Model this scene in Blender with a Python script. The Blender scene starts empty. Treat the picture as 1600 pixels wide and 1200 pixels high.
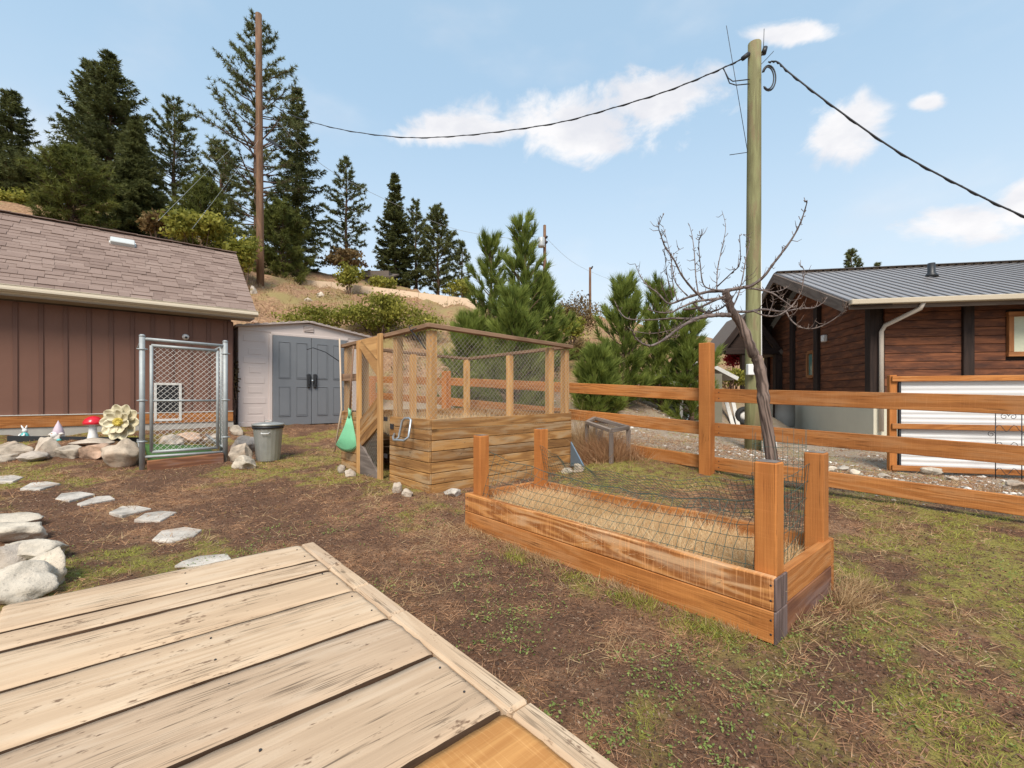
import bpy, bmesh, math, random
import numpy as np
from mathutils import Vector, Matrix, Euler
random.seed(7); rng = np.random.default_rng(7)
S = bpy.context.scene
C = S.collection

# ------------------------------------------------------------------ camera
F, H, VH = 711.0, 1.14, 618.0           # focal length in photo pixels, eye height, horizon row
cam = bpy.data.objects.new('camera', bpy.data.cameras.new('camera'))
C.objects.link(cam); S.camera = cam
cam.location = (0, 0, H); cam.rotation_euler = (math.radians(90), 0, 0)
cam.data.sensor_width = 36; cam.data.lens = 36*F/1600; cam.data.shift_y = 18/1600
cam.data.clip_start = 0.05; cam.data.clip_end = 6000

# ------------------------------------------------------------------ light
SUN_AZ, SUN_EL = math.radians(186), math.radians(48)      # clockwise from +Y
sun = bpy.data.objects.new('sun', bpy.data.lights.new('sun', 'SUN')); C.objects.link(sun)
sun.data.energy = 2.6; sun.data.angle = math.radians(22); sun.data.color = (1, .91, .79)
sd = Vector((math.sin(SUN_AZ)*math.cos(SUN_EL), math.cos(SUN_AZ)*math.cos(SUN_EL), math.sin(SUN_EL)))
sun.rotation_euler = sd.to_track_quat('Z', 'Y').to_euler()
S.view_settings.view_transform = 'Standard'; S.view_settings.look = 'None'
S.view_settings.exposure = 0.70; S.view_settings.gamma = 1

# ------------------------------------------------------------------ node helpers
def nd(t, typ, ins=None, **props):
    n = t.nodes.new(typ)
    for k, v in props.items(): setattr(n, k, v)
    for k, v in (ins or {}).items():
        if isinstance(v, bpy.types.NodeSocket): t.links.new(v, n.inputs[k])
        else: n.inputs[k].default_value = v
    return n
def mth(t, op, a, b=0.0, c=0.0, clamp=False):
    n = nd(t, 'ShaderNodeMath', {0: a, 1: b, 2: c}, operation=op); n.use_clamp = clamp
    return n.outputs[0]
def vmul(t, v, s): return nd(t, 'ShaderNodeVectorMath', {0: v, 1: s}, operation='MULTIPLY').outputs[0]
def vadd(t, v, s): return nd(t, 'ShaderNodeVectorMath', {0: v, 1: s}, operation='ADD').outputs[0]
def mixc(t, f, a, b, mode='MIX'):
    n = t.nodes.new('ShaderNodeMix'); n.data_type = 'RGBA'; n.blend_type = mode
    for i, v in ((0, f), (6, a), (7, b)):
        if isinstance(v, bpy.types.NodeSocket): t.links.new(v, n.inputs[i])
        else: n.inputs[i].default_value = v if i == 0 else (tuple(v)+(1,))[:4]
    return n.outputs[2]
def ramp(t, f, *stops):
    n = nd(t, 'ShaderNodeValToRGB', {0: f}); e = n.color_ramp.elements
    while len(e) < len(stops): e.new(.5)
    for el, (p, c) in zip(e, stops):
        el.position = p; el.color = (c, c, c, 1) if isinstance(c, (int, float)) else tuple(c)+(1,)
    return n.outputs[0]
def noise(t, v, scale=1, detail=4, rough=.55, dist=0):
    return nd(t, 'ShaderNodeTexNoise', {'Vector': v, 'Scale': scale, 'Detail': detail, 'Roughness': rough, 'Distortion': dist}).outputs[0]
def sstep(t, x, a, b):
    n = nd(t, 'ShaderNodeMapRange', {0: x, 1: a, 2: b, 3: 0.0, 4: 1.0}, interpolation_type='SMOOTHSTEP')
    return n.outputs[0]

# ------------------------------------------------------------------ world: nishita sky with clouds far away
W = bpy.data.worlds.new('World'); S.world = W; W.use_nodes = True
t = W.node_tree; t.nodes.clear()
sky = nd(t, 'ShaderNodeTexSky', sky_type='NISHITA'); sky.sun_disc = False
sky.sun_elevation = SUN_EL; sky.sun_rotation = SUN_AZ; sky.air_density = 1.0; sky.dust_density = 1.6; sky.ozone_density = 2.4; sky.altitude = 500
dirv = nd(t, 'ShaderNodeTexCoord').outputs['Generated']
n1 = noise(t, vmul(t, dirv, (1, 1, 1.6)), 10, 9, .6, .35)
n2 = noise(t, vadd(t, vmul(t, dirv, (1, 1, 2.2)), (3.1, 1.7, .4)), 3.2, 5, .5)
def sdir(u, v): return Vector(((u-800)/F, 1, (VH-v)/F)).normalized()
CL = [(1010, 158, 95, 40), (900, 190, 130, 42), (745, 204, 120, 22), (930, 215, 70, 22), (1322, 208, 58, 42), (1450, 162, 26, 11), 
      (1500, 350, 120, 36), (1600, 325, 60, 50), (1250, 52, 80, 13)]
blob = None
for (u, v, ru, rv) in CL:
    c = sdir(u, v); right = Vector((1, 0, 0)); right = (right - c*right.dot(c)).normalized(); up = c.cross(right)*-1
    k = math.hypot(1, (u-800)/F)
    dv = vadd(t, dirv, tuple(-c))
    a = nd(t, 'ShaderNodeVectorMath', {0: dv, 1: tuple(right*(F*k*k/ru))}, operation='DOT_PRODUCT').outputs['Value']
    b = nd(t, 'ShaderNodeVectorMath', {0: dv, 1: tuple(up*(F*k/rv))}, operation='DOT_PRODUCT').outputs['Value']
    fr = nd(t, 'ShaderNodeVectorMath', {0: dv, 1: tuple(c*3)}, operation='DOT_PRODUCT').outputs['Value']
    r2 = mth(t, 'ADD', mth(t, 'ADD', mth(t, 'MULTIPLY', a, a), mth(t, 'MULTIPLY', b, b)), mth(t, 'MULTIPLY', fr, fr))
    e = mth(t, 'SUBTRACT', 1.0, mth(t, 'SQRT', r2))
    blob = e if blob is None else mth(t, 'MAXIMUM', blob, e)
blob = mth(t, 'MAXIMUM', blob, -1.2)
dens = sstep(t, mth(t, 'ADD', blob, mth(t, 'MULTIPLY', mth(t, 'SUBTRACT', n1, .5), 2.6)), -.1, .62)
sep = nd(t, 'ShaderNodeSeparateXYZ', {0: dirv})
wisp = mth(t, 'MULTIPLY', sstep(t, n2, .5, .8), .35)
hz = mth(t, 'MULTIPLY', sstep(t, sep.outputs[2], .60, -.02), .85)
clear = mixc(t, .72, mixc(t, 1.0, sky.outputs[0], (1.4, 1.4, 1.3), 'MULTIPLY'), (2.2, 3.1, 3.85))
clear = mixc(t, hz, clear, (3.7, 4.05, 4.3))
cl = mth(t, 'MAXIMUM', mth(t, 'MULTIPLY', dens, .93), wisp)
shd_ = mixc(t, sstep(t, noise(t, vadd(t, vmul(t, dirv, (1, 1, 2)), (0, 0, .045)), 7, 5, .55), .35, .62), (3.75, 3.75, 3.95), (4.6, 4.5, 4.5))
colr = mixc(t, cl, clear, shd_)
bg = nd(t, 'ShaderNodeBackground', {0: colr, 1: 0.138})
t.links.new(bg.outputs[0], nd(t, 'ShaderNodeOutputWorld').inputs[0])

# ------------------------------------------------------------------ materials
M = {}
def newmat(name):
    m = bpy.data.materials.new(name); m.use_nodes = True; t = m.node_tree; t.nodes.clear()
    b = nd(t, 'ShaderNodeBsdfPrincipled'); o = nd(t, 'ShaderNodeOutputMaterial'); t.links.new(b.outputs[0], o.inputs[0])
    M[name] = m
    return t, b
def setc(t, b, col, rough=.7, metal=0, bump=None, bs=.3, bd=.01, spec=None):
    for k, v in (('Base Color', col), ('Roughness', rough), ('Metallic', metal)):
        if isinstance(v, bpy.types.NodeSocket): t.links.new(v, b.inputs[k])
        else: b.inputs[k].default_value = tuple(v)+(1,) if k == 'Base Color' else v
    if spec is not None: b.inputs['Specular IOR Level'].default_value = spec
    if bump is not None:
        n = nd(t, 'ShaderNodeBump', {'Height': bump, 'Strength': bs, 'Distance': bd}); t.links.new(n.outputs[0], b.inputs['Normal'])
def objvec(t, k=37.0):
    tc = nd(t, 'ShaderNodeTexCoord').outputs['Object']; r = nd(t, 'ShaderNodeObjectInfo').outputs['Random']
    off = nd(t, 'ShaderNodeCombineXYZ', {0: mth(t, 'MULTIPLY', r, k), 1: mth(t, 'MULTIPLY', r, k*.37), 2: mth(t, 'MULTIPLY', r, k*1.7)}).outputs[0]
    return vadd(t, tc, off), r
def plain(name, c, rough=.6, metal=0, var=.12, scale=6, bump=0.0, bscale=60):
    t, b = newmat(name); v, r = objvec(t)
    n = noise(t, v, scale, 5); n2 = noise(t, v, bscale, 3)
    f = mth(t, 'ADD', mth(t, 'MULTIPLY', n, .7), mth(t, 'MULTIPLY', n2, .3))
    col = mixc(t, f, [x*(1-var*1.6) for x in c], [min(1, x*(1+var*1.6)) for x in c])
    setc(t, b, col, rough, metal, n2 if bump else None, bump, .01)
def wood(name, light, dark, rings=26, rw=.4, wear=None, wearamt=.0, spots=None, rough=.75, knots=.05, var=.25, bs=.35, saw=0, cracks=0):
    t, b = newmat(name); v, r = objvec(t)
    n1 = noise(t, vmul(t, v, (.55, 5, 5)), 1, 3, .5, .3)
    ring = mth(t, 'MULTIPLY_ADD', mth(t, 'SINE', mth(t, 'MULTIPLY', n1, rings*2.0)), .5, .5)
    fib = noise(t, vmul(t, v, (3, 130, 130)), 1, 4, .6)
    blot = noise(t, vmul(t, v, (1.2, 3, 3)), 1, 5)
    f = mth(t, 'ADD', mth(t, 'ADD', mth(t, 'MULTIPLY', ring, rw), mth(t, 'MULTIPLY', fib, .6)), mth(t, 'MULTIPLY', blot, .28))
    mean = rw*.5+.44; f = sstep(t, f, mean-.36, mean+.34)
    col = mixc(t, f, dark, light)
    if wear:
        wn = noise(t, vmul(t, v, (1.6, 6, 6)), 1, 6, .65)
        wf = mth(t, 'MULTIPLY', sstep(t, mth(t, 'ADD', wn, mth(t, 'MULTIPLY', ring, .12)), .52, .72), wearamt)
        col = mixc(t, wf, col, wear)
    if saw:   # rough sawn marks across the board
        sx = noise(t, vmul(t, v, (170, 6, 6)), 1, 2); col = mixc(t, mth(t, 'MULTIPLY', sstep(t, sx, .5, .75), saw), col, [min(1, c*1.7+.08) for c in light])
    if spots:
        sn = noise(t, vmul(t, v, (26, 60, 60)), 1, 3, .6); reg = noise(t, vmul(t, v, (3, 7, 7)), 1, 3)
        col = mixc(t, mth(t, 'MULTIPLY', sstep(t, mth(t, 'ADD', mth(t, 'MULTIPLY', sn, .75), mth(t, 'MULTIPLY', reg, .45)), .70, .80), .8), col, spots)
    if cracks:   # drying checks along the grain
        cn = noise(t, vadd(t, vmul(t, v, (.9, 42, 42)), (4, 9, 2)), 1, 3, .6, .4); cm = noise(t, vadd(t, vmul(t, v, (2.2, 5, 5)), (1, 7, 5)), 1, 3)
        ck = mth(t, 'MULTIPLY', sstep(t, mth(t, 'ABSOLUTE', mth(t, 'SUBTRACT', cn, .5)), .022, .006), sstep(t, cm, .48, .62))
        col = mixc(t, mth(t, 'MULTIPLY', ck, cracks), col, [c*.3 for c in dark])
    if knots:
        vo = nd(t, 'ShaderNodeTexVoronoi', {'Vector': vmul(t, v, (1.3, 3.2, 3.2)), 'Scale': 1.0}).outputs['Distance']
        col = mixc(t, mth(t, 'MULTIPLY', sstep(t, vo, knots*1.8, knots*.6), .75), col, [c*.35 for c in dark])
    col = mixc(t, 1.0, col, nd(t, 'ShaderNodeCombineColor', {0: mth(t, 'MULTIPLY_ADD', r, var, 1-var*.6), 1: mth(t, 'MULTIPLY_ADD', r, var, 1-var*.6), 2: mth(t, 'MULTIPLY_ADD', r, var*.8, 1-var*.55)}).outputs[0], 'MULTIPLY')
    setc(t, b, col, rough, 0, mth(t, 'ADD', fib, mth(t, 'MULTIPLY', ring, .3)), bs, .004, .25)
wood('deck_wood', (.60, .43, .285), (.45, .31, .20), rings=26, rw=.18, wear=(.62, .48, .345), wearamt=.5, spots=(.13, .07, .04), knots=.025, var=.16, cracks=.85)
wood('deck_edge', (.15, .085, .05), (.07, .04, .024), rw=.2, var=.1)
wood('deck_new', (.60, .30, .10), (.44, .19, .055), var=.1, rw=.25, saw=.25)
wood('cedar', (.50, .198, .055), (.31, .108, .027), rings=28, rw=.3, var=.3, cracks=.7, knots=.075, wear=(.40, .20, .09), wearamt=.5, saw=.10, bs=.6)
wood('cedar_worn', (.54, .235, .07), (.28, .098, .026), rings=34, rw=.62, wear=(.62, .44, .28), wearamt=.55, var=.08, saw=.45)
wood('cedar_dark', (.30, .13, .06), (.13, .055, .035), rings=24, rw=.35, wear=(.2, .16, .16), wearamt=.5, var=.15)
wood('post_wood', (.50, .19, .05), (.35, .118, .029), rings=14, rw=.25, var=.25, knots=.03, cracks=.6, saw=.08, bs=.6)
wood('pine_board', (.47, .245, .085), (.21, .098, .036), rings=22, rw=.3, wear=(.38, .27, .165), wearamt=.75, cracks=.6, knots=.07, var=.35, spots=(.12, .07, .035))
wood('pine_frame', (.60, .345, .14), (.38, .195, .075), rings=18, rw=.3, knots=.05, var=.25)
wood('grey_wood', (.26, .21, .18), (.12, .095, .08), rings=18, rw=.3, var=.25)
wood('brown_rail', (.33, .20, .125), (.18, .105, .062), rings=18, rw=.3, var=.2)
wood('log_siding', (.25, .092, .042), (.085, .032, .019), rings=16, rw=.3, wear=(.045, .022, .018), wearamt=.75, knots=.04, var=.3)
wood('log_siding_shade', (.12, .058, .045), (.06, .028, .024), rings=16, rw=.3, wear=(.05, .03, .028), wearamt=.5, knots=.04, var=.3)
wood('log_post', (.045, .028, .022), (.022, .014, .012), rings=16, rw=.3, var=.2)
wood('trim_wood', (.40, .17, .065), (.2, .08, .03), rings=16, rw=.3, var=.1)
wood('fascia_wood', (.20, .155, .125), (.11, .08, .065), rings=12, rw=.3, var=.1)
wood('pole_green', (.27, .27, .13), (.15, .135, .065), rings=14, rw=.3, var=.05, knots=0, wear=(.20, .13, .08), wearamt=.6)
wood('pole_brown', (.25, .14, .08), (.12, .065, .04), rings=14, rw=.3, var=.1, knots=0)
wood('end_grain', (.19, .13, .115), (.085, .058, .052), rings=30, rw=.4, var=.1, wear=(.17, .14, .14), wearamt=.5)
wood('bark', (.27, .195, .16), (.055, .037, .03), rings=30, rw=.4, var=.1, knots=0, bs=.9)
wood('twig_bark', (.24, .19, .17), (.08, .058, .053), rings=30, rw=.3, var=.1, knots=0)
wood('pine_bark', (.20, .12, .085), (.07, .042, .032), rings=20, rw=.3, var=.2, knots=0)
plain('siding', (.175, .080, .052), .7, 0, .10, 3, .15, 120)
plain('batten', (.14, .064, .043), .7, 0, .08, 3, .15, 120)
plain('concrete', (.40, .37, .33), .9, 0, .16, 5, .4, 50)
plain('barrier', (.62, .46, .32), .9, 0, .12, 2, .4, 20)
plain('foundation', (.62, .58, .46), .85, 0, .06, 3, .2, 40)
plain('gutter', (.50, .42, .31), .45, 0, .04)
plain('soffit', (.30, .25, .20), .7, 0, .05)
plain('white_metal', (.66, .65, .64), .4, 0, .03)
plain('vent_white', (.55, .56, .54), .45, 0, .05)
plain('shed_wall', (.58, .495, .46), .6, 0, .05, 3, .12, 90)
plain('shed_roof', (.40, .33, .30), .7, 0, .08, 5)
plain('shed_door', (.165, .175, .19), .55, 0, .08, 3, .1, 90)
plain('black_plastic', (.02, .021, .024), .45, 0, .1)
plain('dark_void', (.012, .011, .012), .8, 0, .1)
plain('galvanised', (.46, .50, .53), .42, .75, .16, 12)
plain('can_metal', (.40, .40, .37), .42, .5, .18, 9)
plain('pipe', (.36, .38, .38), .6, .35, .22, 14)
plain('wire', (.70, .67, .62), .5, .3, .1)
plain('mesh_wire', (.44, .38, .31), .5, .2, .15)
plain('green_wire', (.045, .085, .07), .5, .1, .2)
plain('dark_wire', (.03, .03, .035), .6, 0, .1)
plain('roof_metal', (.30, .275, .265), .4, .25, .10, 4)
plain('rib_metal', (.14, .128, .125), .4, .25, .10, 4)
plain('downspout', (.58, .50, .42), .45, 0, .04)
plain('green_plastic', (.20, .52, .30), .5, 0, .08)
plain('tool_handle', (.55, .42, .30), .6, 0, .1)
plain('turf', (.055, .13, .025), .95, 0, .3, 30, .6, 250)
plain('red_gloss', (.62, .015, .03), .25, 0, .06)
plain('white_gloss', (.74, .72, .70), .35, 0, .05)
plain('teal', (.10, .46, .45), .4, 0, .08)
plain('lilac', (.58, .47, .53), .6, 0, .08)
plain('beard', (.66, .60, .55), .8, 0, .15, 30)
plain('skin', (.55, .34, .26), .6, 0, .06)
plain('petal', (.60, .53, .36), .5, .15, .25, 9)
plain('petal_centre', (.55, .42, .07), .5, .2, .25, 30)
plain('soil', (.06, .038, .025), .95, 0, .3, 30, .8, 80)
plain('straw', (.55, .36, .17), .85, 0, .15, 9)
plain('tyre', (.02, .02, .02), .8, 0, .1)
plain('old_white', (.62, .60, .56), .7, 0, .2, 8)
plain('hut_wall', (.20, .18, .13), .8, 0, .1)
plain('hut_roof', (.42, .42, .42), .6, 0, .1)
plain('curtain', (.55, .56, .42), .85, 0, .1, 20)
plain('blue_board', (.13, .2, .27), .5, 0, .1)
plain('grey_plastic', (.26, .26, .25), .6, 0, .1)
plain('transformer', (.42, .44, .45), .5, .2, .1)
plain('iron', (.035, .035, .04), .6, .4, .1)
plain('shake', (.13, .10, .08), .8, 0, .2, 12)
t, b = newmat('glass'); setc(t, b, (.03, .045, .05), .06, 0); b.inputs['Specular IOR Level'].default_value = .8
t, b = newmat('glass_teal'); setc(t, b, (.09, .19, .17), .1, 0)
# asphalt shingle: granules, every shingle its own tone
for nm in ('shingle', 'shingle_field'):
  t, b = newmat(nm); v, r = objvec(t)
  if nm == 'shingle_field': r = nd(t, 'ShaderNodeAttribute', attribute_name='tone').outputs['Fac']
  g = noise(t, v, 130, 3, .7); g2 = noise(t, v, 5, 4)
  c = ramp(t, r, (0, (.165, .112, .092)), (.35, (.24, .170, .140)), (.7, (.28, .20, .165)), (1, (.33, .245, .205)))
  c = mixc(t, 1, c, ramp(t, g, (.3, .62), (.7, 1.3)), 'MULTIPLY'); c = mixc(t, .5, c, mixc(t, g2, (.21, .148, .122), (.31, .225, .19)))
  setc(t, b, c, .92, 0, g, .5, .004, .2)
# rocks: each its own tone, speckled, with flat stains
def rockmat(name, tones, speck=.5):
    t, b = newmat(name); v, r = objvec(t)
    n = noise(t, v, 5, 8, .65); sp = noise(t, v, 75, 3, .7); st = noise(t, vadd(t, v, (9, 3, 1)), 3.2, 5)
    c = ramp(t, r, *[(i/(len(tones)-1), x) for i, x in enumerate(tones)])
    c = mixc(t, 1, c, ramp(t, n, (.28, .36), (.50, .95), (.75, 1.3)), 'MULTIPLY')
    c = mixc(t, mth(t, 'MULTIPLY', sstep(t, sp, .56, .68), speck), c, (.12, .10, .09))
    c = mixc(t, mth(t, 'MULTIPLY', sstep(t, st, .56, .7), .45), c, (.36, .23, .15))
    setc(t, b, c, .88, 0, mth(t, 'ADD', n, mth(t, 'MULTIPLY', sp, .3)), .8, .02, .25)
rockmat('rock', [(.40, .35, .29), (.47, .38, .29), (.52, .44, .36), (.36, .31, .27)], .35)
rockmat('rock_white', [(.54, .47, .38), (.60, .51, .40), (.50, .44, .36)], .45)
rockmat('rock_orange', [(.56, .36, .25), (.52, .36, .26)], .3)
rockmat('slab', [(.56, .50, .43), (.50, .445, .385), (.58, .53, .47)], .3)
# foliage and blades: colour between two greens by the per-leaf attribute
def leafmat(name, lo, hi, trans=.3, rough=.6):
    t, b = newmat(name)
    a = nd(t, 'ShaderNodeAttribute', attribute_name='shade').outputs['Fac']
    c = mixc(t, a, lo, hi); setc(t, b, c, rough, 0, spec=.2)
    tr = nd(t, 'ShaderNodeBsdfTranslucent', {0: c}); mx = nd(t, 'ShaderNodeMixShader', {0: trans})
    t.links.new(b.outputs[0], mx.inputs[1]); t.links.new(tr.outputs[0], mx.inputs[2])
    t.links.new(mx.outputs[0], [n for n in t.nodes if n.type == 'OUTPUT_MATERIAL'][0].inputs[0])
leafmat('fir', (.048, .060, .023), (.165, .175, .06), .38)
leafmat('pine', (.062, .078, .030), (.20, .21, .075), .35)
leafmat('young_pine', (.068, .105, .020), (.29, .34, .075), .4)
leafmat('olive_pine', (.06, .075, .02), (.20, .21, .05), .35)
leafmat('shrub', (.14, .15, .022), (.46, .42, .085), .4)
leafmat('scrub', (.13, .10, .03), (.40, .31, .12), .3)
leafmat('shrub_red', (.12, .07, .03), (.27, .19, .08))
leafmat('shrub_yellow', (.20, .20, .03), (.40, .36, .06))
leafmat('red_leaf', (.45, .03, .06), (.70, .10, .14))
leafmat('green_blade', (.18, .19, .035), (.50, .49, .11), .4)
leafmat('clover_leaf', (.13, .19, .04), (.33, .40, .12))
leafmat('straw_blade', (.30, .18, .09), (.66, .48, .27))
leafmat('bed_straw', (.66, .43, .19), (.92, .72, .45), .45)
leafmat('brown_blade', (.20, .092, .052), (.58, .34, .19), .3)
leafmat('rust_weed', (.28, .13, .06), (.58, .36, .20))
leafmat('chip', (.06, .034, .022), (.46, .33, .23))

# ------------------------------------------------------------------ geometry helpers
WM = {}                                   # world matrices of what has been built
def link(o, parent=None, Mw=None):
    C.objects.link(o); Mw = Mw if Mw is not None else Matrix.Identity(4)
    if parent is not None:
        o.parent = parent; o.matrix_basis = WM[parent.name].inverted() @ Mw
    else: o.matrix_basis = Mw
    WM[o.name] = Mw.copy()
    return o
def tag(o, label=None, cat=None, group=None, kind=None):
    for k, v in (('label', label), ('category', cat), ('group', group), ('kind', kind)):
        if v: o[k] = v
    return o
def thing(name, loc, label, cat, group=None):
    o = bpy.data.objects.new(name, None); o.empty_display_size = .1
    return tag(link(o, None, Matrix.Translation(loc)), label, cat, group)
def mesh(name, V, Fc, mat, parent=None, Mw=None, smooth=False, recentre=False):
    me = bpy.data.meshes.new(name)
    if recentre:
        c = np.mean(np.asarray(V, float), axis=0); V = np.asarray(V, float)-c; Mw = Matrix.Translation(c)
    me.from_pydata(V if isinstance(V, list) else V.tolist(), [], Fc if isinstance(Fc, list) else Fc.tolist())
    if smooth: me.polygons.foreach_set('use_smooth', [True]*len(me.polygons))
    me.materials.append(M[mat] if isinstance(mat, str) else mat)
    return link(bpy.data.objects.new(name, me), parent, Mw)
BC = {}
def boxmesh(l, w, h, mat, bev):
    k = (round(l, 3), round(w, 3), round(h, 3), mat, bev)
    if k not in BC:
        bm = bmesh.new(); bmesh.ops.create_cube(bm, size=1); bmesh.ops.scale(bm, vec=(l, w, h), verts=bm.verts)
        if bev: bmesh.ops.bevel(bm, geom=bm.edges[:], offset=min(bev, .3*min(l, w, h)), segments=1, affect='EDGES')
        me = bpy.data.meshes.new('box'); bm.to_mesh(me); bm.free(); me.materials.append(M[mat]); BC[k] = me
    return BC[k]
def frame(o, x, z):
    x = Vector(x).normalized(); z = Vector(z); z = (z - x*z.dot(x)).normalized(); y = z.cross(x)
    m = Matrix((x, y, z)).transposed().to_4x4(); m.translation = Vector(o); return m
def board(name, p0, p1, w, th, n, mat, parent=None, bev=.004):
    """a plank from p0 to p1: width w, thickness th along the normal n"""
    p0, p1 = Vector(p0), Vector(p1)
    return link(bpy.data.objects.new(name, boxmesh((p1-p0).length, w, th, mat, bev)), parent, frame((p0+p1)/2, p1-p0, n))
def tubegeo(pts, r, sides=8, cap=True):
    P_ = [Vector(p) for p in pts]; rs = r if hasattr(r, '__len__') else [r]*len(P_)
    V, Fc = [], []; ref = None
    for i, p in enumerate(P_):
        d = (P_[min(i+1, len(P_)-1)] - P_[max(i-1, 0)]).normalized()
        if ref is None: ref = Vector((0, 0, 1)) if abs(d.z) < .9 else Vector((1, 0, 0))
        a = (ref - d*ref.dot(d)).normalized(); ref = a; b_ = d.cross(a)
        for k in range(sides):
            an = 2*math.pi*k/sides; V.append(p + (a*math.cos(an) + b_*math.sin(an))*rs[i])
        if i:
            o = (i-1)*sides
            for k in range(sides): Fc.append((o+k, o+(k+1) % sides, o+sides+(k+1) % sides, o+sides+k))
    if cap: Fc.append(tuple(range(sides-1, -1, -1))); o = (len(P_)-1)*sides; Fc.append(tuple(range(o, o+sides)))
    return V, Fc
def joined(parts):
    V, Fc = [], []
    for v, f in parts:
        o = len(V); V += [tuple(x) for x in v]; Fc += [tuple(i+o for i in q) for q in f]
    return V, Fc
def tube(name, pts, r, mat, parent=None, sides=8, smooth=True, up=False):
    """recentred on its first point; up: local X runs along the tube so wood grain follows it"""
    V, Fc = tubegeo(pts, r, sides); p0 = Vector(pts[0]); d = Vector(pts[-1])-p0
    Mw = frame(p0, d, (0, 0, 1) if abs(d.normalized().z) < .9 else (0, 1, 0)) if up else Matrix.Translation(p0)
    inv = Mw.inverted()
    return mesh(name, [tuple(inv @ v) for v in V], Fc, mat, parent, Mw, smooth)
def lathe(name, prof, mat, parent=None, Mw=None, seg=20, smooth=True, wob=None):
    V, Fc = [], []
    for i, (r, z) in enumerate(prof):
        for k in range(seg):
            a = 2*math.pi*k/seg; rr = r*(wob(a, z) if wob else 1); V.append((rr*math.cos(a), rr*math.sin(a), z))
        if i:
            o = (i-1)*seg
            for k in range(seg): Fc.append((o+k, o+(k+1) % seg, o+seg+(k+1) % seg, o+seg+k))
    Fc.append(tuple(range(seg-1, -1, -1))); o = (len(prof)-1)*seg; Fc.append(tuple(range(o, o+seg)))
    return mesh(name, V, Fc, mat, parent, Mw, smooth)
def prism(name, poly, n, th, mat, parent=None):
    """a flat polygon of 3D points given thickness th against n (n is the outward normal), recentred"""
    n = Vector(n).normalized(); P_ = [Vector(p) for p in poly]; k = len(P_); c = sum(P_, Vector())/k
    m = frame(c, P_[1]-P_[0], n); inv = m.inverted()
    V = [tuple(inv @ p) for p in P_] + [tuple(inv @ (p-n*th)) for p in P_]
    Fc = [tuple(range(k)), tuple(range(2*k-1, k-1, -1))] + [(i, k+i, k+(i+1) % k, (i+1) % k) for i in range(k)]
    o = mesh(name, V, Fc, mat, parent, m)
    bm = bmesh.new(); bm.from_mesh(o.data); bmesh.ops.recalc_face_normals(bm, faces=bm.faces); bm.to_mesh(o.data); bm.free()
    return o
def P(u, v, Y): return Vector(((u-800)/F*Y, Y, H-(v-VH)/F*Y))
D1 = Vector((-.6572, .7537, 0)); D2 = Vector((.7537, .6572, 0)); UP = Vector((0, 0, 1))     # the yard's two axes

# numpy fractal noise (value noise), used for terrain relief and for where grass grows
def vnoise(x, y, seed=0):
    xi = np.floor(x).astype(np.int64); yi = np.floor(y).astype(np.int64); xf = x-xi; yf = y-yi
    def hsh(a, b):
        h = (a*374761393 + b*668265263 + seed*1442695041) & 0xffffffff; h = ((h ^ (h >> 13))*1274126177) & 0xffffffff
        return ((h ^ (h >> 16)) & 0xffff)/65535.0
    u = xf*xf*(3-2*xf); w = yf*yf*(3-2*yf)
    return (hsh(xi, yi)*(1-u)+hsh(xi+1, yi)*u)*(1-w) + (hsh(xi, yi+1)*(1-u)+hsh(xi+1, yi+1)*u)*w
def fbm(x, y, sc, oct=4, seed=0):
    s = 0; a = .5; tot = 0
    for i in range(oct): s = s + a*vnoise(x*sc+i*17.3, y*sc-i*9.1, seed+i); tot += a; a *= .5; sc *= 2.03
    return s/tot

# ------------------------------------------------------------------ terrain
CP = [(0, 0, 0), (-1.2, 2.75, .03), (1.2, 2.07, 0), (1.9, 2.67, .02), (-.41, 3.9, .02), (-.86, 4.75, .125), (.78, 6.18, .17), (-2.42, 6.54, .13), (-.78, 7.97, .3),
      (-5.04, 6.2, .12), (-4.33, 6.88, .13), (-3.8, 7.1, .11), (-6.3, 6.4, .2), (-7.2, 6.0, .2), (-5.5, 5.0, .1), (-3.2, 4.6, .06), (-2.2, 1.9, .08), (-4, 3, .08), (-6, 1, .05),
      (-6.6, 7.4, .40), (-8.2, 7.2, .43), (-5.4, 8.2, .24), (-5.3, 9.6, .40), (-6.1, 9.9, .437), (-8.0, 8.2, .437), (-10, 6.5, .437), (-6.2, 10.2, .42), (-3.9, 12.1, .46), (-4.4, 9.6, .36), (-3, 8.4, .22),
      (.86, 6.9, .36), (1.3, 5.9, .31), (2.38, 5.35, .237), (2.5, 4.3, .12), (4.05, 3.6, .12), (-.78, 8.59, .42), (-3, 10.9, .5), (3.5, 2.2, 0), (6, 1, -.1), (0, -4, 0), (-6, -4, 0), (6, -4, -.1),
      (4.75, 9, .07), (6.1, 7.35, -.07), (7.7, 6.8, -.1), (10, 5, -.15), (8.74, 11, .03), (15, 10, .0), (10, 18, .3), (3.3, 7.6, .22), (2, 8, .32), (1.2, 9, .5)]
for (u, v, Y) in [(395, 502, 17), (408, 440, 20), (450, 450, 25), (518, 455, 25), (700, 475, 25), (690, 502, 20), (640, 482, 22), (560, 520, 15.5), (795, 565, 14), (920, 563, 14), (910, 612, 11.5), (1000, 642, 10.5),
                  (1150, 612, 15), (100, 322, 27), (20, 312, 25), (250, 352, 27), (400, 427, 27), (620, 450, 36), (722, 475, 34), (520, 440, 30), (850, 490, 38), (922, 500, 45), (1000, 510, 40), (1150, 540, 40), (1300, 570, 40), (1700, 604, 40), (450, 480, 19)]:
    CP.append(tuple(P(u, v, Y)))
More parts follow.
